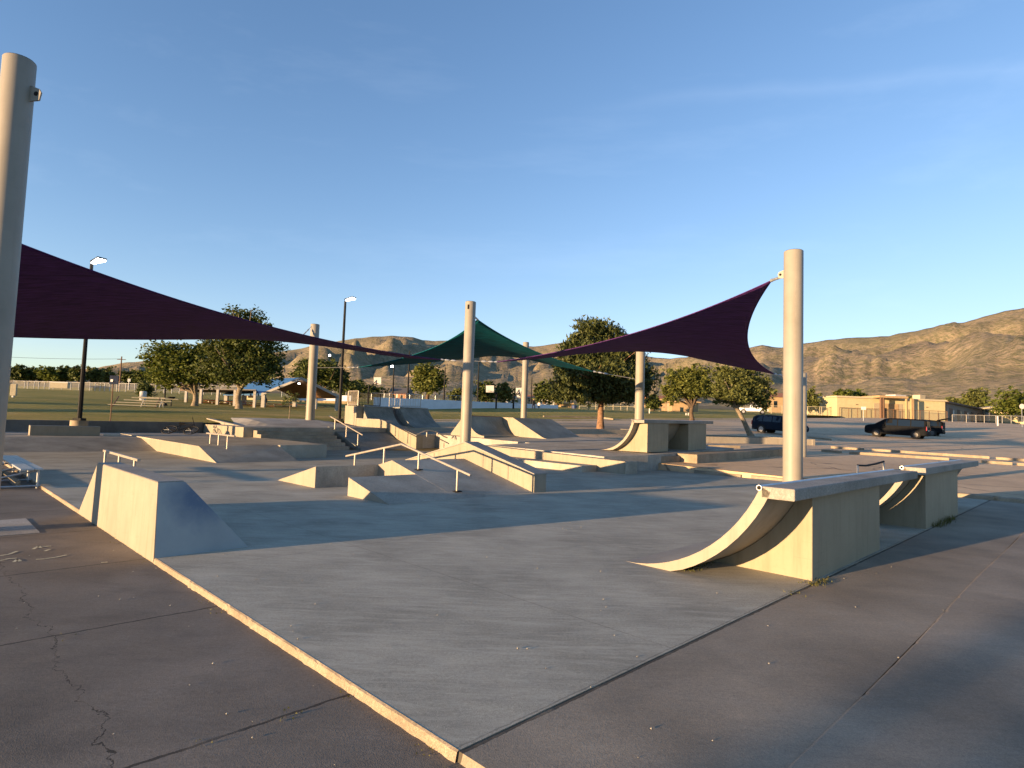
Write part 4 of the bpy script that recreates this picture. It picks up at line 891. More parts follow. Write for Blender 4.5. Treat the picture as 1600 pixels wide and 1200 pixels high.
for i, (px, py, dep, rx, rz, mt, lb) in enumerate(FAR):
    k = rz/2.0
    treepx('background_tree', lb, px, py, dep, [(px-rx*.4, py-rz*1.05, rx*.62, rz*.75), (px+rx*.4, py-rz*1.0, rx*.62, rz*.8), (px, py-rz*1.35, rx*.55, rz*.65), (px, py-rz*.6, rx*.85, rz*.6)], 2300, .0032*dep, mt, M_BARK, .25, py-rz*.5, limbs=3, seed=30+i, group='trees in the distance', snap=True, clump=.34)
b = T(226, 622, 80, 120); t = tree('round_shrub', 'round dark green shrub on the far left lawn', b, [(0, 0, 1.0, 1.0, 1.0, .95), (.1, 0, 1.6, .7, .7, .7)], 1800, .2, M_LEAFD, M_BARK, .08, .5, 3, 71, None, clump=.4); t['category'] = 'shrub'
b = T(171, 625, 80, 120)
b = T(452, 654, 30, 120); t = tree('young_tree', 'thin young tree with sparse leaves on the lawn behind the deck', b, [(0, 0, 1.3, .55, .55, .5), (-.2, 0, 1.0, .4, .4, .3)], 220, .09, M_LEAFO, M_TRUNKL, .025, .9, 4, 73, None, clump=.4)
# ------------------------------------------------------------------ things that throw the long soft shadows: they stand behind the viewpoint
for (x, y, hh, rr_, lb) in ((-55.6, -36.45, 11, .2, 'wooden utility pole far behind the viewpoint throwing a soft shadow over the right slabs'), (-51.5, -34.3, 9, .19, 'second wooden utility pole behind the viewpoint')):
    t = thing('utility_pole', lb, 'pole', Vector((x, y, 0)), 'utility poles'); mb = MB(); mb.tube([Vector((x, y, 0)), Vector((x, y, hh))], [rr_, rr_*.75], 8); obj('pole', mb, M_BARK, t, 'auto')
    mb = MB(); mb.box((x, y, hh-.8), (2.2, .12, .14), .9); obj('crossarm', mb, M_BARK, t)
rndb = random.Random(4)
for i, (x, y, hgt, lb) in enumerate(((-66, 8, 6.5, 'bushy tree added out of view left of the lawn for its shadow'), (-72, 22, 7.0, 'wide tree added out of view beyond the left lawn for its shadow'))):  # unseen trees added to throw long shadows across the lawn
    tree('shade_tree', lb, Vector((x, y, 0)), [(0, 0, hgt*.62, hgt*.36, hgt*.36, hgt*.32), (.8, .6, hgt*.8, hgt*.25, hgt*.25, hgt*.2)], 1500, .35, M_LEAF, M_BARK, .28, hgt*.35, 4, 90+i, 'trees out of view', clump=.35)
# ------------------------------------------------------------------ bleacher by the slab edge
t = thing('bleacher', 'low weathered aluminium bleacher at the left edge of the slab', 'bleacher', UV(1.4, 17, -.05))
mb = MB(); mb.uvbox(1.62, 1.84, 15.15, 19.4, .325, .36); mb.uvbox(1.85, 1.99, 15.2, 19.4, .322, .355); obj('seat_plank', mb, M_ALU, t, False, .008)
mb = MB(); mb.uvbox(1.25, 1.5, 16.6, 19.4, .36, .395); obj('bent_plank', mb, M_ALU, t, False, .008)
mb = MB(); mb.uvbox(1.0, 1.25, 15.0, 19.4, .09, .125); obj('foot_plank', mb, M_ALU, t, False, .008)
for v in (15.35, 16.7, 18.1, 19.3):
    mb = MB(); mb.cyl(UV(1.93, v, -.05), UV(1.93, v, .33), .022, 8); mb.cyl(UV(1.0, v, -.05), UV(1.0, v, .36), .022, 8); mb.cyl(UV(.98, v, .0), UV(1.98, v, .0), .02, 8); mb.cyl(UV(1.0, v, .10), UV(1.93, v, .31), .016, 8); obj('leg_frame', mb, M_GALV, t, 'auto')
mb = MB(); mb.uvbox(1.30, 1.38, 15.5, 19.2, -.045, .05); mb.uvbox(1.62, 1.7, 15.7, 19, -.045, .07); obj('ground_beam', mb, M_KERB, t)
# ------------------------------------------------------------------ bicycle lying on the table
base = P(276, 679, .47); t = thing('bicycle', 'dark bicycle lying on its side on the flat concrete table', 'bicycle', base)
dx = (P(306, 679, .47)-P(248, 677, .47)).normalized(); up = (Vector((0, 0, 1))*math.cos(1.0)+Vector((-dx.y, dx.x, 0))*math.sin(1.0)).normalized(); sd = dx.cross(up)
def bp(x, h): return base+dx*x+up*h+Vector((0, 0, .03))
def wheel(x):
    mb = MB(); ring = [bp(x+.33*math.cos(a), .33+.33*math.sin(a)) for a in [2*math.pi*i/28 for i in range(29)]]; mb.tube(ring, .024, 6, False); wh = obj('wheel', mb, M_TYRE, t, True)
    mb = MB()
    for i in range(10): a = 2*math.pi*i/10; mb.tube([bp(x, .33), bp(x+.31*math.cos(a), .33+.31*math.sin(a))], .004, 3)
    obj('spokes', mb, M_GALV, wh)
wheel(-.53); wheel(.53)
mb = MB()
for a, b in (((-.53, .33), (-.08, .3)), ((-.08, .3), (-.2, .82)), ((-.2, .78), (.36, .84)), ((-.08, .3), (.38, .72)), ((-.53, .33), (-.19, .74)), ((.35, .95), (.40, .7)), ((.40, .7), (.53, .33))): mb.cyl(bp(*a), bp(*b), .02, 6)
obj('frame', mb, M_DARK, t)
mb = MB(); c = bp(.34, .98); mb.tube([c-sd*.32, c-sd*.1, c+sd*.1, c+sd*.32], .016, 6); obj('handlebar', mb, M_DARK, t)
mb = MB(); mb.prism([bp(-.34, .86)-sd*.07, bp(-.08, .88)-sd*.03, bp(-.08, .88)+sd*.03, bp(-.34, .86)+sd*.07], [p+up*.05 for p in (bp(-.34, .86)-sd*.07, bp(-.08, .88)-sd*.03, bp(-.08, .88)+sd*.03, bp(-.34, .86)+sd*.07)]); obj('saddle', mb, M_DARK, t)
# ------------------------------------------------------------------ planters, kerbs and small rails on the right
def wallpts(name, label, pts, h, wd, mat, cat, group=None, bevel=.02, sink=.3):
    mb = MB()
    for a, b in zip(pts, pts[1:]):
        d = (b-a); d.z = 0; d.normalize(); s_ = Vector((-d.y, d.x, 0))*wd; q = [a, b, b+s_, a+s_]
        mb.prism([p-Vector((0, 0, sink)) for p in q], [p+Vector((0, 0, h)) for p in q])
    o = obj(name, mb, mat, None, False, bevel); return tag(o, label, cat, group)
def planter(label, front, h, depth, soil_label=None):
    t = thing('planter', label, 'planter', front[0], 'walled planters'); mb = MB(); back = [p+Vector((-.2, 1, 0))*depth for p in front]
    for bp_, b in zip(back, front): bp_.z = b.z+.02
    loop = list(front)+list(reversed(back))
    for a, b in zip(loop, loop[1:]+loop[:1]):
        d = (b-a); d.z = 0; d.normalize(); s_ = Vector((-d.y, d.x, 0))*.22; q = [a-d*.0, b, b+s_, a+s_]
        mb.prism([p-Vector((0, 0, .4)) for p in q], [p+Vector((0, 0, h+(0 if a in front and b in front else -.004))) for p in q])
    obj('wall', mb, M_CREAM, t, False, .015)
    mb = MB(); mb.add([p+Vector((0, 0, h-.07)) for p in loop], [tuple(range(len(loop)))]); obj('soil', mb, M_SOIL, t); return t
a, m_, b = T(878, 678), T(936, 677.5), T(1003, 679); planter('long low cream planter around the foot of the pine', [a, m_, b], .32, 5.5)
a, m_, b = T(1098, 691.5), T(1190, 693.5), T(1274, 696); planter('long low cream planter around the foot of the leaning tree, its right end in shade', [a, m_, b], .38, 6.5)
random.seed(31)
def parkkerb(label, pa, pb, h=.13, wd=.18, mat=None):
    a, b = T(*pa), T(*pb); n_ = max(2, int((b-a).length/1.2)); pts = []
    for i in range(n_+1):
        p = a.lerp(b, i/n_); p.z = H(p.x, p.y)+random.uniform(-.008, .008); pts.append(p)
    return wallpts('parking_kerb', label, pts, h, wd, mat or M_KERB, 'kerb', 'kerb lengths on the parking lot', .01, .15)
for lb, pa, pb in (('short kerb length farthest up the lot, just right of the shorter pole', (1262, 684.5), (1296, 688)), ('kerb length in the farther row, between the shorter pole and the first gap', (1298, 700.5), (1350, 703.8)), ('long kerb length in the farther row, right of the first gap', (1362, 704.6), (1546, 717)), ('kerb length at the right edge in the farther row', (1556, 717.8), (1640, 724)), ('short kerb length in the nearer row, beside the shorter pole', (1283, 706), (1313, 708.5)), ('long kerb length in the nearer row, right of the gap', (1327, 709.5), (1483, 719.5)), ('kerb length in the nearer row seen beyond the second quarter pipe deck', (1532, 723.5), (1582, 727)), ('kerb length in the nearer row at the right edge', (1590, 727.6), (1660, 732)), ('kerb in front of the planter with the leaning tree', (1100, 699), (1157, 700.5)), ('kerb on the grass edge left of the pine', (850, 651.5), (935, 653.5)), ('kerb on the grass edge right of the pine', (938, 653.5), (958, 656))):
    parkkerb(lb, pa, pb)
q0, q1 = PVv(1340, 738, 7.55), PVv(1381, 733, 7.55); q0.z = H(q0.x, q0.y); q1.z = H(q1.x, q1.y); q0 = T(1340, 739); q1 = T(1381, 735)
hz = zup(q0, 727)-q0.z
m_ = q0.lerp(q1, .5)+Vector((0, 0, hz*.82)); rail('flat_rail', 'low sagging dark rail on two white posts behind the near quarter pipe', [vert(q0, q0.z+hz), q0.lerp(q1, .3)+Vector((0, 0, hz*.86)), q0.lerp(q1, .7)+Vector((0, 0, hz*1.02)), vert(q1, q1.z+hz*1.25)], [(vert(q0, q0.z+hz), q0), (vert(q1, q1.z+hz*1.1), q1)], .035, M_WHITE, 'grind rails', plates=False)
for o in bpy.data.objects:
    if o.name.startswith('bar') and o.parent and o.parent.get('label', '').startswith('low sagging'): o.data.materials[0] = M_DARK
# faint bay lines on the lot
mb = MB(); M_LINE = plain('worn_white_line', (.3, .28, .25), .9, 0, .1, .4, 5)
for pa, pb in (((1420, 737), (1600, 748)), ((1360, 722), (1560, 745)), ((1510, 757), (1610, 766)), ((1240, 727), (1330, 735))):
    a, b = T(*pa), T(*pb); n_ = 12; d = (b-a).normalized(); s_ = Vector((-d.y, d.x, 0))*.045
    for i in range(n_):
        p, q = a.lerp(b, i/n_), a.lerp(b, (i+1)/n_)
        for c in (p, q): c.z = H(c.x, c.y)+.012
        mb.add([p-s_, q-s_, q+s_, p+s_], [(0, 1, 2, 3)])
struct('parking_lines', mb, M_LINE)
# ------------------------------------------------------------------ vehicles
def car(name, label, cat, loc, heading, Ln, Wd, Ht, body, st, wheel_r, wx, rim, group=None, van=False, tailopen=False, glass=M_GLASS):
    """st: stations (x, sill, belt, roof, half width at belt, half width at roof), x from rear 0 to front 1; loc: ground point under the centre"""
    t = thing(name, label, cat, loc, group, heading)
    R_ = Matrix.Rotation(heading, 3, 'Z')
    sl_ = (H(loc.x+.5*math.cos(heading), loc.y+.5*math.sin(heading))-H(loc.x-.5*math.cos(heading), loc.y-.5*math.sin(heading)))
    def W(x, y, z): return loc+R_ @ Vector((x, y, z+x*sl_))
    rows = []
    for x, s0, bl, rf, hb, hr in st:
        X = (x-.5)*Ln
        half = [(hb*.80, s0), (hb*.97, s0+.08), (hb, s0+(bl-s0)*.55), (hb*.965, bl), (hr+(hb*.93-hr)*.12, bl+(rf-bl)*.86), (hr*.84, rf-.012*Ht), (hr*.4, rf)]
        rows.append([W(X, -y, z) for y, z in half]+[W(X, y, z) for y, z in reversed(half)])
    mb = MB(); mb.strip(rows); n_ = len(rows[0]); k = len(mb.v)
    mb.f.append(tuple(range(n_))); mb.f.append(tuple(range(k-n_, k)))
    for i in range(len(rows)-1): mb.f.append((i*n_, (i+1)*n_, (i+1)*n_+n_-1, i*n_+n_-1))
    bd = obj('body', mb, body, t, 'auto')
    # side windows, split by pillars
    gl = [i for i, s_ in enumerate(st) if s_[3]-s_[2] > .2*Ht]
    if gl:
        for sgn in (-1, 1):
            x0, x1 = st[gl[0]][0], st[gl[-1]][0]; cuts = [x0+.02, x0+(x1-x0)*.36, x0+(x1-x0)*.68, x1-.015]
            def inter(x):
                for a, b in zip(st, st[1:]):
                    if a[0] <= x <= b[0]:
                        f_ = (x-a[0])/(b[0]-a[0]) if b[0] > a[0] else 0; return [p+(q-p)*f_ for p, q in zip(a, b)]
                return list(st[-1])
            for ca, cb in zip(cuts, cuts[1:]):
                q = []
                for x, top in ((ca+.006, 0), (cb-.012, 0), (cb-.012, 1), (ca+.006, 1)):
                    _, s0, bl, rf, hb, hr = inter(x); f_ = .84 if top else .08
                    y = (hb*.965)+(hr+(hb*.93-hr)*.12-hb*.965)*(f_/.86); q.append(W((x-.5)*Ln, sgn*(y+.008), bl+(rf-bl)*f_))
                mb = MB(); mb.add(q, [(0, 1, 2, 3)]); obj('window', mb, glass, t)
        # windscreen and rear window
        for (ia, ib, nm) in ((gl[-1], min(gl[-1]+1, len(st)-1), 'windscreen'), (gl[0], max(gl[0]-1, 0), 'rear_window')):
            a, b = st[ia], st[ib]; sg = 1 if nm == 'windscreen' else -1
            Xa, Xb = (a[0]-.5)*Ln, (b[0]-.5)*Ln
            za, zb = a[2]+(a[3]-a[2])*.93, max(b[3], a[2])+.02
            if nm == 'rear_window' and abs(Xa-Xb) < .5: zb = a[2]+.05
            ya, yb = a[5]*.86, b[4]*.8
            q = [W(Xa+sg*.02+sg*(.012), -ya, za+.012), W(Xa+sg*.02+sg*.012, ya, za+.012), W(Xb+sg*.012, yb, zb), W(Xb+sg*.012, -yb, zb)]; mb = MB(); mb.add(q, [(0, 1, 2, 3)]); obj(nm, mb, glass, t)
    hbm = st[len(st)//2][4]
    for X in (wx[0]*Ln, wx[1]*Ln):
        for sgn in (-1, 1):
            c = W(X, sgn*(hbm-.1), wheel_r); ax = R_ @ Vector((0, sgn, 0)); mb = MB(); mb.tube([c-ax*.1, c-ax*.09, c+ax*.1, c+ax*.115], [wheel_r*.9, wheel_r, wheel_r, wheel_r*.9], 20); wh = obj('wheel', mb, M_TYRE, t, 'auto')
            mb = MB(); mb.tube([c+ax*.09, c+ax*.121], [wheel_r*.68, wheel_r*.62], 16); mb2 = MB()
            rm = obj('rim', mb, rim, wh, 'auto')
            for i in range(5):
                a = 2*math.pi*i/5+.3; d = (R_ @ Vector((math.cos(a), 0, math.sin(a)))); n2 = ax.cross(d); mb2.add([c+ax*.123+d*.3*wheel_r-n2*.06*wheel_r, c+ax*.123+d*.58*wheel_r-n2*.13*wheel_r, c+ax*.123+d*.58*wheel_r+n2*.13*wheel_r, c+ax*.123+d*.3*wheel_r+n2*.06*wheel_r], [(0, 1, 2, 3)])
            # dark wheel arch
            mb = MB(); c2 = W(X, sgn*(hbm-.02), wheel_r); mb.tube([c2-ax*.2, c2+ax*.018], [wheel_r*1.16]*2, 20); obj('wheel_arch', mb, M_HOLE, t, 'auto')
    xf, xr = Ln/2, -Ln/2
    for sgn in (-1, 1):
        f_ = st[-2]; y = f_[4]*.72; z = f_[2]-.1; mb = MB(); mb.prism([W(xf-.22, sgn*(y+.22), z-.1), W(xf-.02, sgn*(y-.2), z-.1), W(xf-.02, sgn*(y-.2), z+.04), W(xf-.24, sgn*(y+.22), z+.08)], [W(xf-.17, sgn*(y+.235), z-.1), W(xf+.012, sgn*(y-.18), z-.1), W(xf+.012, sgn*(y-.18), z+.04), W(xf-.18, sgn*(y+.235), z+.08)]); obj('headlight', mb, M_HEAD, t)
        r_ = st[1]; hw = r_[4]; z = r_[2]; mb = MB(); q = [W(xr+.03, sgn*(hw-.22), z-.24), W(xr+.03, sgn*(hw-.01), z-.24), W(xr+.03, sgn*(hw-.03), z+.12), W(xr+.03, sgn*(hw-.22), z+.12)]; mb.prism(q, [W(xr-.035, sgn*(hw-.22), z-.24), W(xr-.02, sgn*(hw+.012), z-.24), W(xr+.0, sgn*(hw-.01), z+.12), W(xr-.02, sgn*(hw-.22), z+.12)]); obj('tail_light', mb, M_RED, t)
        mb = MB(); c = W(Ln*.17, sgn*(hbm+.09), st[len(st)//2][2]+.07); mb.box(c, (.13, .2, .14), heading); obj('mirror', mb, body, t, False, .03)
    mb = MB(); mb.prism([W(xr-.012, -.26, .72), W(xr-.012, .26, .72), W(xr-.012, .26, .84), W(xr-.012, -.26, .84)], [W(xr-.02, -.26, .72), W(xr-.02, .26, .72), W(xr-.02, .26, .84), W(xr-.02, -.26, .84)]); obj('number_plate', mb, M_WHITE, t)
    mb = MB(); mb.prism([W(xr-.02, -hbm*.85, .3), W(xr-.02, hbm*.85, .3), W(xr+.2, hbm*.92, .3), W(xr+.2, -hbm*.92, .3)], [W(xr-.06, -hbm*.85, .56), W(xr-.06, hbm*.85, .56), W(xr+.2, hbm*.92, .56), W(xr+.2, -hbm*.92, .56)]); obj('bumper', mb, body, t, False, .03)
    if tailopen:
        a = W(xr+.45, 0, Ht-.02); b = W(xr-.45, 0, Ht+.22); s_ = R_ @ Vector((0, hbm*.8, 0)); up_ = Vector((0, 0, .07)); mb = MB(); mb.prism([a-s_, b-s_, b+s_, a+s_], [a-s_+up_, b-s_+up_, b+s_+up_, a+s_+up_]); obj('raised_tailgate', mb, body, t)
        mb = MB(); mb.prism([W(xr-.03, -hbm*.75, .8), W(xr-.03, hbm*.75, .8), W(xr-.03, hbm*.68, Ht-.15), W(xr-.03, -hbm*.68, Ht-.15)], [W(xr-.045, -hbm*.75, .8), W(xr-.045, hbm*.75, .8), W(xr-.045, hbm*.68, Ht-.15), W(xr-.045, -hbm*.68, Ht-.15)]); obj('boot_opening', mb, M_HOLE, t)
    else:
        pass
    return t
VAN = [(0, .34, 1.0, 1.2, .92, .82), (.012, .3, 1.03, 1.66, .97, .80), (.04, .26, 1.04, 1.76, .98, .80), (.3, .24, 1.05, 1.79, .99, .80), (.58, .24, 1.04, 1.78, .99, .80), (.66, .24, 1.03, 1.72, .99, .78), (.82, .24, 1.06, 1.18, .98, .88), (.93, .25, 1.02, 1.09, .96, .85), (.985, .3, .9, .99, .9, .76), (1.0, .36, .76, .84, .82, .66)]
SUV_ = [(0, .4, .95, 1.12, .84, .74), (.014, .36, 1.0, 1.5, .9, .68), (.07, .34, 1.02, 1.64, .92, .68), (.35, .32, 1.03, 1.7, .93, .70), (.55, .32, 1.02, 1.67, .93, .69), (.63, .32, 1.01, 1.6, .93, .67), (.76, .32, 1.0, 1.09, .92, .76), (.92, .34, .94, 1.03, .88, .72), (.985, .38, .8, .9, .8, .62), (1.0, .44, .72, .78, .72, .52)]
PICK = [(0, .5, 1.0, 1.05, .9, .88), (.02, .46, 1.08, 1.1, .94, .92), (.4, .44, 1.08, 1.1, .95, .92), (.42, .44, 1.1, 1.72, .95, .70), (.55, .44, 1.1, 1.82, .95, .72), (.64, .44, 1.1, 1.74, .95, .7), (.74, .44, 1.08, 1.16, .95, .85), (.95, .46, 1.0, 1.1, .92, .8), (1.0, .5, .85, .9, .85, .7)]
g0, g1 = T(1422, 685), T(1386, 681.5); hd = math.atan2(g1.y-g0.y, g1.x-g0.x); hd = math.radians(90+46)
c = T(1416, 684.6); c = c+Vector((math.cos(hd), math.sin(hd), 0))*.75+Vector((math.sin(hd), -math.cos(hd), 0))*-.0
c.z = H(c.x, c.y)
car('minivan', 'black minivan parked on the lot, its red tail lamp towards us', 'van', c, hd, 4.95, 2, 1.79, M_BLACKCAR, VAN, .345, (-.33, .29), M_RIM, 'parked vehicles')
c2 = T(1464, 681.5); c2.z = H(c2.x, c2.y)
car('parked_car', 'black car behind the minivan with its tailgate raised', 'car', c2+Vector((-.9, 1.6, 0)), hd, 4.5, 1.86, 1.66, M_BLACKCAR, SUV_, .35, (-.31, .3), M_RIM, 'parked vehicles', tailopen=True)
f0, f1 = T(1187.5, 677), T(1214, 680); hd2 = math.atan2(f1.y-f0.y, f1.x-f0.x); hd2 = math.radians(-52)
c3 = T(1211, 679); c3 = vert(c3+Vector((.9, 1.0, 0)), 0); c3.z = H(c3.x, c3.y)
car('suv', 'dark blue sport utility vehicle half hidden by the tall right pole, silver wheels', 'car', c3, hd2, 4.55, 1.85, 1.7, M_BLUECAR, SUV_, .37, (-.29, .3), M_CHROME, 'parked vehicles')
c4 = T(1176, 647); c4.z = H(c4.x, c4.y); car('pickup_truck', 'white pickup truck parked far off behind the leaning tree', 'truck', c4, math.radians(-20), 5.4, 1.9, 1.82, M_WHITECAR, PICK, .4, (-.3, .31), M_CHROME, 'parked vehicles')
# ------------------------------------------------------------------ buildings
def up_at(q, py): return zup(q, py)
def bld(name, label, a, b, depth, zt, mat, roofmat, cat='building', over=.35, windows=(), win=M_GLASS, group=None, gable=None, doors=(), rth=.25):
    """a,b: ground points of the front wall (left, right); depth: away from us; gable: ridge height added, ridge runs from front to back ('f') or side to side ('s')"""
    z0 = min(a.z, b.z)-.6; d = (b-a); d.z = 0; Ln = d.length; d.normalize(); n_ = Vector((-d.y, d.x, 0))
    if n_.y < 0: n_ = -n_
    t = thing(name, label, cat, vert(a.lerp(b, .5), min(a.z, b.z)), group); q = [vert(a, z0), vert(b, z0), vert(b+n_*depth, z0), vert(a+n_*depth, z0)]
    mb = MB(); mb.prism(q, [vert(p, zt) for p in q]); wl = obj('walls', mb, mat, t)
    o_ = over; q2 = [a-d*o_-n_*o_, b+d*o_-n_*o_, b+d*o_+n_*(depth+o_), a-d*o_+n_*(depth+o_)]; mb = MB()
    if gable is None: mb.prism([vert(p, zt) for p in q2], [vert(p, zt+rth) for p in q2]); obj('roof', mb, roofmat, t)
    elif gable[0] == 'f':
        m0, m1 = (q2[0]+q2[1])/2, (q2[2]+q2[3])/2; h = gable[1]
        mb.prism([vert(q2[0], zt-.02), vert(q2[1], zt-.02), vert(m0, zt+h)], [vert(q2[3], zt-.02), vert(q2[2], zt-.02), vert(m1, zt+h)]); obj('roof', mb, roofmat, t)
        mb = MB(); mb.add([vert(a-n_*(o_+.01), zt), vert(b-n_*(o_+.01), zt), vert(m0-n_*.01, zt+h-.18)], [(0, 1, 2)]); obj('gable_wall', mb, mat, t)
    else:
        m0, m1 = (q2[0]+q2[3])/2, (q2[1]+q2[2])/2; h = gable[1]
        mb.prism([vert(q2[0], zt), vert(q2[3], zt), vert(m0, zt+h)], [vert(q2[1], zt), vert(q2[2], zt), vert(m1, zt+h)]); obj('roof', mb, roofmat, t)
    zb = min(a.z, b.z)
    for x0, x1, h0, h1 in windows:
        A, B = a+d*Ln*x0-n_*.03, a+d*Ln*x1-n_*.03; mb = MB(); mb.prism([vert(A, zb+h0), vert(B, zb+h0), vert(B, zb+h1), vert(A, zb+h1)], [vert(p, z)-n_*.03 for p, z in ((A, zb+h0), (B, zb+h0), (B, zb+h1), (A, zb+h1))]); obj('window', mb, win, t)
    for x0, x1, h1, mt in doors:
        A, B = a+d*Ln*x0-n_*.02, a+d*Ln*x1-n_*.02; mb = MB(); mb.prism([vert(A, zb), vert(B, zb), vert(B, zb+h1), vert(A, zb+h1)], [vert(p, z)-n_*.04 for p, z in ((A, zb), (B, zb), (B, zb+h1), (A, zb+h1))]); obj('door', mb, mt, t)
    return t, (a, d, n_, Ln, zb, zt)
# long buff school building: two wings with a porch between, then a brown side running back
a, b = T(1308, 650), T(1477, 658); zt = zup(b, 627.5); b = vert(b, b.z)
t, (a_, d_, n_, Ln, zb, _) = bld('school_building', 'long low buff building with a flat roof across the parking lot', a, b, 16, zt, M_BUFF, M_TRIM, over=.3, rth=.35)
X = lambda f_, h, o_=0: vert(a_+d_*Ln*f_-n_*o_, zb+h)
mb = MB(); mb.prism([X(.335, -.2, .0), X(.60, -.2, .0), X(.60, -.2, .06), X(.335, -.2, .06)], [X(.335, 3.3, .0), X(.60, 3.3, .0), X(.60, 3.3, .06), X(.335, 3.3, .06)]); obj('porch_wall', mb, plain('grey_buff_wall', (.33, .28, .2), .85), t)
mb = MB(); mb.prism([X(.405, -.1, .07), X(.56, -.1, .07), X(.56, -.1, .14), X(.405, -.1, .14)], [X(.405, 3.2, .07), X(.56, 3.2, .07), X(.56, 3.2, .14), X(.405, 3.2, .14)]); obj('entrance_panel', mb, M_TAN, t)
for x0, x1, h1 in ((.418, .447, 2.3), (.505, .535, 2.1)):
    mb = MB(); mb.prism([X(x0, .2, .15), X(x1, .2, .15), X(x1, .2, .2), X(x0, .2, .2)], [X(x0, h1, .15), X(x1, h1, .15), X(x1, h1, .2), X(x0, h1, .2)]); obj('door', mb, M_HOLE, t)
pc = [X(.31, 4.35, 2.6), X(.57, 4.35, 2.6), X(.57, 4.35, -3), X(.31, 4.35, -3)]; mb = MB(); mb.prism(pc, [p+Vector((0, 0, .45)) for p in pc]); obj('porch_roof', mb, M_TAN, t)
for f_ in (.333, .355, .565, .61, .625): mb = MB(); p = X(f_, -.4, 2.2); mb.box(vert(p, p.z+2.4), (.35, .35, 4.8), .4); obj('porch_post', mb, M_TAN if f_ > .5 else M_BROWN, t)
for f_ in (.17, .82): mb = MB(); mb.prism([X(f_, 2.75, .0), X(f_+.02, 2.75, .0), X(f_+.02, 2.9, .0), X(f_, 2.9, .0)], [X(f_, 2.75, .08), X(f_+.02, 2.75, .08), X(f_+.02, 2.9, .08), X(f_, 2.9, .08)]); obj('wall_light', mb, M_BROWN, t)
ct = X(.70, 0, -5); mb = MB(); mb.box(vert(ct, zt+.8), (3.4, 2.4, 1.1), .35); obj('roof_unit', mb, M_WHITE, t, False, .08)
ct = X(1.06, 0, -9); mb = MB(); mb.box(vert(ct, zt+1.1), (1.8, 1.8, 1.5), .35); obj('roof_vent', mb, M_TRIM, t, False, .05)
# the shaded brown side wing, running away to the right
a2 = vert(T(1479, 657.5), 0); a2.z = T(1479, 657.5).z; e2 = D(1545, 655, 168); e2.z = a2.z
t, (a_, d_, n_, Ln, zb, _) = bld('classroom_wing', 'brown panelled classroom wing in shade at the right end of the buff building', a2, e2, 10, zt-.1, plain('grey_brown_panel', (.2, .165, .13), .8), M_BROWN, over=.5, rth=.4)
for k in range(6):
    f_ = .06+.155*k; mb = MB(); mb.prism([X(f_, .1, .0), X(f_+.05, .1, .0), X(f_+.05, .1, .09), X(f_, .1, .09)], [X(f_, 2.9, .0), X(f_+.05, 2.9, .0), X(f_+.05, 2.9, .09), X(f_, 2.9, .09)]); obj('door', mb, M_BROWN, t)
    mb = MB(); mb.prism([X(f_+.065, 1.1, .0), X(f_+.085, 1.1, .0), X(f_+.085, 1.1, .07), X(f_+.065, 1.1, .07)], [X(f_+.065, 2.6, .0), X(f_+.085, 2.6, .0), X(f_+.085, 2.6, .07), X(f_+.065, 2.6, .07)]); obj('window', mb, M_TRIM if k % 2 else M_WHITE, t)
a = D(1547, 655, 160); a.z = H(a.x, a.y); b = D(1640, 660, 150); b.z = H(b.x, b.y)
t, _ = bld('house', 'small pale yellow building with a flat roof at the far right, under the green tree', a, b, 9, zup(a, 643), M_BUFF, M_TRIM, windows=((.1, .2, .8, 2), (.5, .6, .8, 2)), group='far houses')
a = D(1538, 652, 158); mb = MB(); q = [vert(a+Vector(p), zup(a, 639)) for p in ((0, 0, 0), (5.5, -1, 0), (6.5, 5, 0), (1, 6, 0))]; q[1].z += .9; q[2].z += .9; t = thing('carport', 'open canopy with a tilted cream roof beside the brown wing', 'canopy', vert(a, H(a.x, a.y)))
mb.prism(q, [p+Vector((0, 0, .3)) for p in q]); obj('roof', mb, M_TRIM, t)
for p in q[:2]+q[2:3]: mb = MB(); mb.cyl(vert(p, H(p.x, p.y)-.3), p, .12, 6); obj('post', mb, M_TAN, t)
HOUSES = [(1283, 1306, 647, 632, 165, M_WHITE, M_SHING, ('f', 1.9), 'grey roofed house with a dark carport left of the buff building'), (1204, 1236, 645, 620, 155, M_TAN, M_TERRA, ('s', 1.3), 'tan house with a reddish roof seen left of the tall right pole'), (1013, 1046, 636, 622, 170, M_TAN, M_TERRA, ('s', 1.0), 'house with pale columns behind the rear shade pole'), (1050, 1091, 647, 628.5, 112, M_TAN, M_TAN, None, 'square tan shed with a lit left side behind the bushy tree'), (877, 893, 640, 631, 120, M_TAN, M_TAN, None, 'small tan hut at the left of the pine trunk'), (609, 634, 627, 613.5, 150, plain('orange_brick', (.36, .17, .07), .85, 0, .2, .2), M_SHING, ('s', 1.6), 'orange brick house with a grey green roof behind the tall quarter pipes'), (846, 866, 634, 626, 130, M_WHITE, M_WHITE, ('f', 1.6), 'pale gabled canopy house left of the pine'), (789, 815, 631, 621, 150, M_WHITE, M_SHING, ('f', 1.7), 'low pale house behind the right basketball backboard'), (824, 838, 630, 622, 160, M_TAN, M_TERRA, ('s', 1.1), 'small house with a terracotta roof right of the farthest shade pole'), (280, 300, 607, 599, 150, M_BROWN, M_SHING, ('s', 1.0), 'dark low house behind the forked lawn tree')]
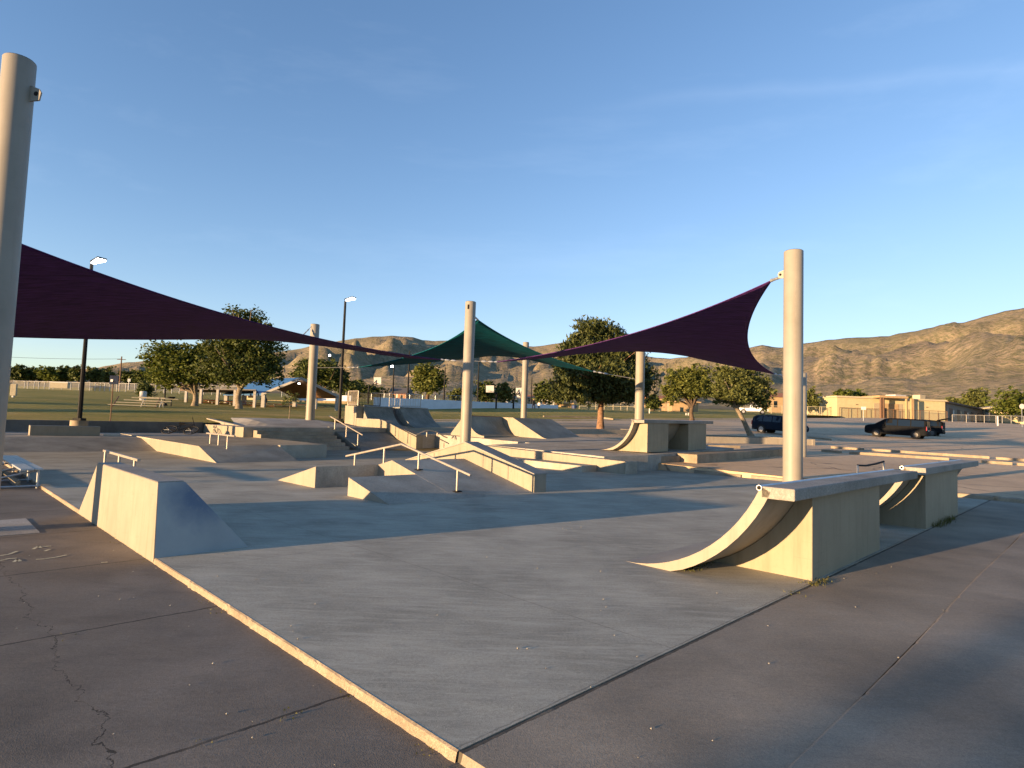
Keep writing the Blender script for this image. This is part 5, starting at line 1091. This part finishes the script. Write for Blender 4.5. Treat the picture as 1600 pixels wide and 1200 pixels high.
for x0, x1, yb, yt, dep, wm, rm, gb, lb in HOUSES:
    a, b = D(x0, yb, dep), D(x1, yb, dep); h = D(x0, yt, dep).z-a.z
    for p in (a, b): p.z = D(p.x and x0, yb, dep).z
    bld('house' if 'shed' not in lb and 'hut' not in lb else 'shed', lb, a, b, 8, a.z+h, wm, rm, gable=gb, windows=((.15, .32, h*.35, h*.75), (.62, .8, h*.35, h*.75)) if gb else ((.3, .42, h*.2, h*.6),), group='far houses', over=.4)
# blue roofed picnic shelter
cl, cr = D(407, 643, 72), D(530, 643, 72); cl.z = cr.z = D(525, 643, 72).z; zb = cr.z
ze = D(529, 622, 72).z; za = D(468, 592.5, 72).z; dn = (cr-cl).normalized(); bk = Vector((-7.5, 6.0, 0))
t = thing('picnic_shelter', 'open picnic shelter with a blue gabled roof and white posts', 'shelter', cl.lerp(cr, .5))
ap = vert(cl.lerp(cr, .5), za); L_, R2 = vert(cl, ze), vert(cr, ze); th = Vector((0, 0, .22))
mb = MB(); mb.prism([L_, ap, ap+bk, L_+bk], [p+th for p in (L_, ap, ap+bk, L_+bk)]); mb.prism([ap, R2, R2+bk, ap+bk], [p+th for p in (ap, R2, R2+bk, ap+bk)]); obj('roof', mb, M_BLUEROOF, t)
mb = MB(); o_ = Vector((0, -.12, 0)); dz = Vector((0, 0, .02))
for p, q in ((L_, ap), (ap, R2)): mb.prism([p+o_-dz, q+o_-dz, q-dz, p-dz], [p+o_+th*1.3, q+o_+th*1.3, q+th*1.3, p+th*1.3])
obj('fascia', mb, M_POST, t)
mb = MB(); e_ = Vector((0, 0, -.04)); mb.add([L_+e_, ap+e_, ap+bk+e_, L_+bk+e_, R2+e_, R2+bk+e_], [(0, 1, 2, 3), (1, 4, 5, 2)]); obj('ceiling', mb, M_WOODC, t)
for f_, g_ in ((.03, .0), (.03, .5), (.03, 1), (.97, .0), (.97, .5), (.97, 1)):
    p = cl.lerp(cr, f_)+bk*g_*.96; mb = MB(); mb.box(vert(p, (zb+ze)/2-.1), (.42, .42, ze-zb+.3)); obj('post', mb, M_POST, t)
for f_, g_ in ((.3, .3), (.5, .05), (.42, .7), (.55, .95)):
    p = cl.lerp(cr, f_)+bk*g_; z_ = ze+(za-ze)*(1-abs(f_-.5)*2)-.5; mb = MB(); mb.box(vert(p, z_), (.24, .2, .1)); obj('ceiling_lamp', mb, M_LAMP, t)
# stone wall lit behind the shelter and pale low wall of the ball court
a, b = D(408, 640, 92), D(560, 646, 92); a.z = H(a.x, a.y)-.3; b.z = H(b.x, b.y)-.3
def longwall(name, label, pts, h, wd, mat, cat): return wallpts(name, label, pts, h, wd, mat, cat, None, .02, .6)
zz = D(480, 640, 92).z
longwall('stone_wall', 'lit buff stone wall behind the picnic shelter', [D(412, 641, 92)+Vector((0, 0, 0)), D(560, 643.5, 92)], 1.6, .5, M_STONE, 'wall')
W_ = []
for px in (585, 620, 661, 740, 800, 872):
    k = math.tan(math.atan2(ray(px, 640).x, ray(px, 640).y)); y = 66.0/(S*(1-k)); q = Vector((k*y, y, 0)); q.z = D(px, HZ(px), 1).z; W_.append(q)
for q, (yb) in zip(W_, (632.5, 633.5, 634.5, 637.5, 639.5, 642)):
    px = 800+FPX*(q-CAM).dot(cR)/(q-CAM).dot(cF); q.z = zup(Vector((q.x, q.y, 2)), yb)
longwall('court_wall', 'long low whitish wall around the ball court beyond the lawn', W_, .95, .3, M_WHITEW, 'wall')
longwall('pale_wall', 'whitish wall seen under the roof of the picnic shelter', [D(464, 629, 98), D(548, 631, 98)], 1.35, .3, M_WHITEW, 'wall')
# ------------------------------------------------------------------ fences
def fence(label, pxs, dep, h, mat, group, mesh=M_MESH, dep2=None, rail2=False):
    pts = []
    for i, (px, py) in enumerate(pxs):
        d_ = dep+(dep2-dep)*i/(len(pxs)-1) if dep2 else dep
        p = D(px, py, d_); pts.append(p)
    t = thing('fence', label, 'fence', pts[0], group)
    mb = MB(); mb.tube([p+Vector((0, 0, h)) for p in pts], .05, 5)
    if rail2: mb.tube([p+Vector((0, 0, h*.5)) for p in pts], .04, 5)
    obj('top_rail', mb, mat, t); mb = MB(); mb.strip([[p+Vector((0, .03, 0)) for p in pts], [p+Vector((0, .03, h-.05)) for p in pts]]); obj('mesh_panel', mb, mesh, t)
    for p in pts: mb = MB(); mb.cyl(p-Vector((0, 0, .4)), p+Vector((0, 0, h+.03)), .055, 6); obj('post', mb, mat, t)
    return t
fence('chain link fence with white posts along the far side of the left lawn', [(x, 607.5+(x-20)*.024) for x in (20, 38, 43, 53, 60, 69, 77, 83, 96, 110, 123, 140, 148, 156, 163, 171, 182, 186, 196, 210, 225, 232, 243, 256, 268, 280, 292, 305, 318, 331, 345, 358, 372, 385)], 128, 1.7, M_WHITE, 'chain link fences')
fence('pale railing fence right of the pine trunk', [(x, 640.5+(x-905)*.012) for x in (905, 918, 931, 944, 958, 970, 980, 991, 1003, 1016, 1030, 1044)], 105, 1.35, M_TRIM, 'chain link fences', rail2=True)
fence('chain link fence with cream gate posts left of the buff building', [(x, 646.5+(x-1205)*.02) for x in (1205, 1222, 1238, 1252, 1262, 1281, 1284, 1295, 1301)], 128, 1.7, M_TRIM, 'chain link fences')
fence('wire fence in front of the buff building', [(x, 651.5+(x-1308)*.036) for x in range(1312, 1486, 14)], 126, 2.0, M_BROWN, 'chain link fences', linkmesh('thin_wire_mesh', (.25, .2, .14), .22))
fence('pale railing in front of the brown classroom wing', [(x, 657+(x-1488)*.02) for x in (1488, 1510, 1525, 1538, 1556, 1566, 1580, 1600, 1615)], 125, 1.2, M_POST, 'chain link fences')
fence('fence beyond the ball court, below the far trees', [(x, 621+(x-440)*.030) for x in range(440, 880, 20)], 135, 1.6, M_GALV, 'chain link fences')
# ------------------------------------------------------------------ basketball hoops, people, small park things
def hoop(label, px, ypole, ybase, bx0, bx1, by0, by1, dep, arm):
    base = D(px, ybase, dep); base.z = H(base.x, base.y)-.05; top = vert(base, D(px, ypole, dep).z); t = thing('basketball_hoop', label, 'basketball hoop', base, 'basketball hoops')
    mb = MB(); mb.tube([base, top], .13, 8); obj('pole', mb, M_DARK, t, 'auto')
    c = [D(bx0, by1, dep-arm), D(bx1, by1, dep-arm), D(bx1, by0, dep-arm), D(bx0, by0, dep-arm)]; mb = MB(); mb.prism(c, [p+Vector((0, .06, 0)) for p in c]); bb = obj('backboard', mb, M_WHITE, t)
    m_ = (c[0]+c[1]+c[2]+c[3])/4; mb = MB(); mb.tube([top-Vector((0, 0, .1)), m_+Vector((0, .08, -.35))], .07, 6); mb.tube([top-Vector((0, 0, .5)), m_+Vector((0, .08, .3))], .06, 6); obj('arm', mb, M_DARK, t)
    r0 = (c[0]+c[1])/2+Vector((0, -.25, .15)); mb = MB(); mb.tube([r0+Vector((.22*math.cos(a), .22*math.sin(a), 0)) for a in [2*math.pi*i/12 for i in range(13)]], .02, 5, False); obj('rim', mb, M_TERRA, t); return t
hoop('basketball hoop above the tall quarter pipes, dark angled arm before its board', 575, 603, 632, 584, 595.6, 589.5, 601, 95, -.8)
hoop('left basketball hoop on the court between the centre pole and the farthest pole', 775, 613, 638.5, 759.3, 771.8, 602.3, 613, 88, .8)
hoop('right basketball hoop partly behind the farthest shade pole', 802, 616, 639.5, 806, 818, 606, 615.5, 90, -.8)
def person(label, base, h, top, legs, face, pose=0.0, seated=False):
    me = bpy.data.meshes.new('person'); bm = bmesh.new(); ly = bm.verts.layers.skin.verify(); k = h/1.75
    def vtx(p, r): v_ = bm.verts.new(Vector(p)*k); v_[ly].radius = (r*k, r*k); return v_
    ph = 1.0 if not seated else .62
    pel = vtx((0, 0, ph), .15); pel[ly].use_root = True; ch = vtx((.0, -.02, ph+.38), .17); nk = vtx((0, -.01, ph+.56), .065); hdv = vtx((0, -.03, ph+.70), .105); cr_ = vtx((0, -.02, ph+.78), .06)
    for a, b in ((pel, ch), (ch, nk), (nk, hdv), (hdv, cr_)): bm.edges.new((a, b))
    for s_ in (-1, 1):
        st_ = s_*pose
        if seated: kn, an, ft = vtx((s_*.12, -.42, ph-.02), .075), vtx((s_*.12, -.4, .08), .05), vtx((s_*.12, -.56, .04), .045)
        else: kn, an, ft = vtx((s_*.11, -.18*st_-.02, .52), .075), vtx((s_*.12, .12*st_+.06-.3*max(0, st_), .09+.05*max(0, -st_)), .05), vtx((s_*.13, .12*st_-.1-.3*max(0, st_), .04), .045)
        hip = vtx((s_*.1, 0, ph-.06), .11); bm.edges.new((pel, hip)); bm.edges.new((hip, kn)); bm.edges.new((kn, an)); bm.edges.new((an, ft))
        sh, el_, wr, hn = vtx((s_*.2, 0, ph+.46), .075), vtx((s_*.27, .04+.15*st_, ph+.2), .05), vtx((s_*.26, -.16+.1*st_, ph+.0), .038), vtx((s_*.25, -.22+.1*st_, ph-.07), .036)
        bm.edges.new((ch, sh)); bm.edges.new((sh, el_)); bm.edges.new((el_, wr)); bm.edges.new((wr, hn))
    bm.to_mesh(me); bm.free(); o = bpy.data.objects.new('person', me); COL.objects.link(o); o.location = base; o.rotation_euler = (0, 0, face)
    o.modifiers.new('skin', 'SKIN'); sb = o.modifiers.new('sub', 'SUBSURF'); sb.levels = 1; sb.render_levels = 1
    s = N('person_clothes'); tcn = s.n('TexCoord'); sep = s.n('SeparateXYZ'); s.l(tcn.outputs['Object'], sep.inputs[0]); z = sep.outputs['Z']
    c_ = s.mix(s.math('GREATER_THAN', z, (ph-.02)*k), legs, top); c_ = s.mix(s.math('GREATER_THAN', z, (ph+.56)*k), c_, (.35, .2, .13)); c_ = s.mix(s.math('GREATER_THAN', z, (ph+.74)*k), c_, (.02, .015, .01))
    me.materials.append(s.done(c_, .8, .2)); tag(o, label, 'person', 'people in the distance'); return o
def gp(px, py, dep): p = D(px, py, dep); return p
person('person in dark clothes walking on the ball court right of the farthest pole', gp(833.5, 641, 93), 1.75, (.03, .03, .025), (.02, .02, .025), .6, .8)
person('person in a white shirt and dark shorts on the ball court, left of the pine', gp(842, 641.2, 97), 1.4, (.7, .68, .62), (.04, .05, .09), -.5, .8)
person('person in dark clothes standing left of the picnic shelter', gp(409, 637.5, 80), 1.5, (.015, .015, .02), (.015, .015, .02), .4, .3)
person('second person in dark clothes near the picnic shelter, just right of the first', gp(415.5, 636, 84), 1.35, (.02, .018, .02), (.015, .015, .02), -.8, .2)
# white post ramada among the lawn trees
Zr = []
t = thing('ramada', 'row of slim white posts under a flat shade roof among the lawn trees', 'shelter', D(338, 637, 70), None)
q4 = [D(288, 634, 74), D(398, 641, 70), D(404, 638, 80), D(296, 633, 84)]; zt = D(340, 609, 72).z
mb = MB(); mb.prism([vert(p, zt) for p in q4], [vert(p, zt+.12) for p in q4]); obj('roof', mb, M_SHING, t)
for px, py, dep in ((290, 634, 73), (313, 636, 72), (339, 637.5, 71.5), (366, 639, 71), (397, 641, 70)):
    p = D(px, py, dep); mb = MB(); mb.box(vert(p, (p.z+zt)/2-.1), (.28, .28, zt-p.z+.2)); obj('post', mb, M_POST, t)
a, b = D(378, 631, 92), D(398, 632, 92); bld('kiosk', 'small lit yellow kiosk seen between the lawn trees', a, b, 4, zup(a, 611), M_BUFF, M_TRIM, 'kiosk', .2, ((.45, .95, 1.0, 1.9),), M_HOLE)
def table(loc, rz=0, label='', mat=M_REDTAB):
    t = thing('picnic_table', label, 'picnic table', loc, 'picnic tables', rz); R_ = Matrix.Rotation(rz, 3, 'Z')
    def bx(c, d): m_ = MB(); m_.box(loc+R_ @ Vector(c), d, rz); return m_
    obj('table_top', bx((0, 0, .75), (1.9, .75, .06)), mat, t)
    for s_ in (-1, 1): obj('bench', bx((0, s_*.68, .45), (1.9, .28, .05)), mat, t)
    for s_ in (-1, 1):
        m_ = MB(); m_.cyl(loc+R_ @ Vector((s_*.65, -.65, 0)), loc+R_ @ Vector((s_*.65, .2, .73)), .04, 6); m_.cyl(loc+R_ @ Vector((s_*.65, .65, 0)), loc+R_ @ Vector((s_*.65, -.2, .73)), .04, 6); obj('leg', m_, M_WHITE, t)
    return t
TB = [((322, 634.5, 74), 'first red brown picnic table, left of the largest lawn tree'), ((334, 635.3, 76), 'red brown picnic table under the ramada between two white posts'), ((350, 636, 74), 'red brown picnic table left of the large tree trunk'), ((362, 637, 77), 'red brown picnic table close behind the large tree trunk'), ((386, 638, 74), 'red brown picnic table right of the large tree trunk'), ((404, 639.5, 75), 'red brown picnic table near the two standing people'), ((420, 640, 77), 'red brown picnic table at the left end of the shelter'), ((436, 640.5, 80), 'red brown picnic table under the shelter, left of its middle post'), ((452, 641, 78), 'red brown picnic table under the middle of the shelter'), ((470, 641, 80), 'red brown picnic table just left of the raised deck pole'), ((500, 642, 80), 'red brown picnic table right of the raised deck pole'), ((515, 642.5, 82), 'red brown picnic table at the right end of the shelter')]
t0 = None
for (px, py, dep), lb in TB:
    q = D(px, py, dep)
    if t0 is None: t0 = table(q, .5, lb)
    else: dup(t0, q, .5+random.uniform(-.3, .3), lb)
# small lawn bleacher and table on the left lawn
q = T(214, 636.5, 40, 120); t = thing('bleacher', 'small wooden bleacher of four rows on the left lawn', 'bleacher', q)
ax = Vector((.93, .36, 0)); pr_ = Vector((-.36, .93, 0))
for i in range(4): mb = MB(); c = q+pr_*(.5*i)+ax*(.4*i); A_ = [c-ax*1.9, c+ax*1.3, c+ax*1.3+pr_*.3, c-ax*1.9+pr_*.3]; z_ = .12+.2*i; mb.prism([p+Vector((0, 0, z_)) for p in A_], [p+Vector((0, 0, z_+.06)) for p in A_]); obj('seat_plank', mb, M_TRIM, t)
for f_ in (-1.6, 1.2): mb = MB(); mb.tube([q+ax*f_, q+ax*f_+pr_*1.7+Vector((0, 0, .8))], .05, 6); obj('frame', mb, M_BROWN, t)
q = T(238, 636, 40, 120); t = table(q+Vector((0, 0, 0)), .3, 'pale picnic table beside the small lawn bleacher', M_TRIM)
q = T(222.5, 634, 40, 120); mb = MB(); mb.tube([q, q+Vector((0, 0, .75)), q+Vector((0, 0, .8))], [.25, .28, .2], 14); t = obj('trash_bin', mb, M_WHITE, None, 'auto'); t.location = q+Vector((0, 0, .45)); tag(t, 'white drum bin on the lawn between bleacher and picnic table', 'bin')
q = T(267, 635, 40, 120); t = thing('barbecue_grill', 'black park grill on a post left of the white posts', 'grill', q); mb = MB(); mb.cyl(q, q+Vector((0, 0, .6)), .05, 8); obj('post', mb, M_DARK, t)
mb = MB(); mb.tube([q+Vector((0, 0, .6)), q+Vector((0, 0, .85))], [.18, .38], 4); obj('fire_box', mb, M_DARK, t); mb = MB(); mb.box(q+Vector((0, 0, .87)), (.5, .5, .03)); obj('grate', mb, M_DARK, t)
q = T(256.5, 634, 40, 120); t = thing('trunk_post', 'short dark post with a bulging foot beside the grill', 'post', q); mb = MB(); mb.cyl(q, q+Vector((0, 0, 1.7)), .07, 8); obj('post', mb, M_DARK, t); mb = MB(); mb.tube([q, q+Vector((0, 0, .25))], [.3, .2], 10); obj('foot', mb, M_DARK, t)
# notice sign near the retaining wall, utility pole with its wire
q = T(172, 662.5, 20, 60); zt = zup(q, 587); t = thing('notice_sign', 'blue notice sign on a thin post at the edge of the left lawn', 'sign', q); mb = MB(); mb.cyl(q, vert(q, zt), .025, 8); obj('post', mb, M_BROWN, t, 'auto')
z0_ = zup(q, 600); mb = MB(); c = vert(q, (zt+z0_)/2)+Vector((.07, -.05, 0)); mb.box(c, (.5, .03, zt-z0_+.02), -.2); sp = obj('panel', mb, M_SIGNB, t, False, .01)
mb = MB(); mb.box(c+Vector((-.1, -.022, -.04)), (.14, .006, .12), -.2); mb.box(c+Vector((.11, -.03, -.07)), (.12, .006, .08), -.2); obj('pale_marks', mb, plain('sign_pale', (.3, .33, .36), .6), sp)
q = D(186.5, 606, 150); t = thing('utility_pole', 'brown wooden utility pole with one crossarm beyond the left lawn', 'pole', q, 'utility poles'); zt = zup(q, 557); mb = MB(); mb.tube([q-Vector((0, 0, 1)), vert(q, zt)], [.2, .14], 8); obj('pole', mb, M_BROWN, t, 'auto')
mb = MB(); mb.box(vert(q, zt-.75), (1.9, .14, .16), .3); obj('crossarm', mb, M_BROWN, t)
e = D(-40, 555, 150); mb = MB(); pts = []
for i in range(25): k = i/24; p = vert(q, zt-.6).lerp(e, k); p.z -= 1.2*4*k*(1-k)*.3; pts.append(p)
mb.tube(pts, .035, 4); o = obj('power_line', mb, M_DARK); tag(o, 'thin power line running left from the utility pole', 'wire')
q = D(200.5, 609.5, 128); t = thing('white_post', 'white post with a small plate beyond the left lawn', 'sign', q); mb = MB(); mb.cyl(q, q+Vector((0, 0, 1.9)), .09, 6); obj('post', mb, M_WHITE, t); mb = MB(); mb.box(q+Vector((0, 0, 2.1)), (.55, .06, .65), .2); obj('plate', mb, M_WHITE, t)
q = D(93.5, 606.5, 124); t = thing('pale_hut', 'small lit cream bench shelter before the left fence', 'shed', q); mb = MB(); mb.box(q+Vector((0, 0, .55)), (3.1, 1.2, 1.1), .25); obj('walls', mb, M_TRIM, t); mb = MB(); mb.prism([q+Vector((-1.7, -.8, 1.11)), q+Vector((1.7, -.2, 1.11)), q+Vector((1.5, 1.0, 1.11)), q+Vector((-1.9, .4, 1.11))], [q+Vector((-1.7, -.8, 1.3)), q+Vector((1.7, -.2, 1.3)), q+Vector((1.5, 1.0, 1.3)), q+Vector((-1.9, .4, 1.3))]); obj('roof', mb, M_WHITE, t)
q = D(20.5, 622, 60); t = thing('cream_cabinet', 'upright cream cabinet on the lawn right beside the thick left pole', 'cabinet', vert(q, H(q.x, q.y))); zc = H(q.x, q.y); mb = MB(); mb.box(vert(q, D(20, 609, 60).z), (.48, .3, 1.15), .3); obj('box', mb, M_TRIM, t, False, .02)
mb = MB(); mb.cyl(vert(q, zc), vert(q, D(20, 618, 60).z), .12, 8); obj('post', mb, M_WHITE, t)
# park signs and posts on the right
def sign(label, px, ybase, dep, ytop, w_, h_, mat, shape='box'):
    q = D(px, ybase, dep); q.z = min(q.z, H(q.x, q.y)) if abs(q.z-H(q.x, q.y)) < .6 else q.z
    t = thing('road_sign', label, 'sign', q, 'signs on posts'); zt = zup(q, ytop); mb = MB(); mb.cyl(q, vert(q, zt), .04, 6); obj('post', mb, M_GALV, t)
    mb = MB(); c = vert(q, zt-h_/2)+Vector((0, -.06, 0))
    if shape == 'disc': mb.cyl(c-Vector((0, .02, 0)), c+Vector((0, .02, 0)), h_/2, 16)
    else: mb.box(c, (w_, .03, h_), -.2)
    obj('panel', mb, mat, t); return t
sign('small white sign on a post before the porch of the buff building', 1349, 656, 100, 635.5, .75, .5, M_WHITE)
sign('round white sign at the right edge of the view', 1597, 664, 105, 631, .9, .9, M_WHITE, 'disc')
for px, y0, y1, dep, lb in ((1014.5, 655, 638, 85, 'thin pale post on the grass right of the rear pole'), (1072, 656, 645, 80, 'first pale blue post beside the bushy tree'), (1075.5, 656, 645, 80, 'second pale blue post beside the bushy tree'), (1559, 663, 650, 108, 'short thick white bollard before the white railing')):
    q = D(px, y0, dep); mb = MB(); mb.tube([q-Vector((0, 0, .3)), vert(q, zup(q, y1)-.02), vert(q, zup(q, y1))], [.08 if px < 1500 else .13]*2+[.06], 8); o = obj('bollard', mb, M_WHITE, None, 'auto'); tag(o, lb, 'post', 'pale posts')
q = D(897, 642.5, 108); mb = MB(); mb.tube([q, q+Vector((0, 0, 1.0)), q+Vector((0, 0, 1.1))], [.4, .48, .3], 10); o = obj('trash_bin', mb, M_BIN, None, 'auto'); tag(o, 'blue bin by the small tan hut left of the pine trunk', 'bin')
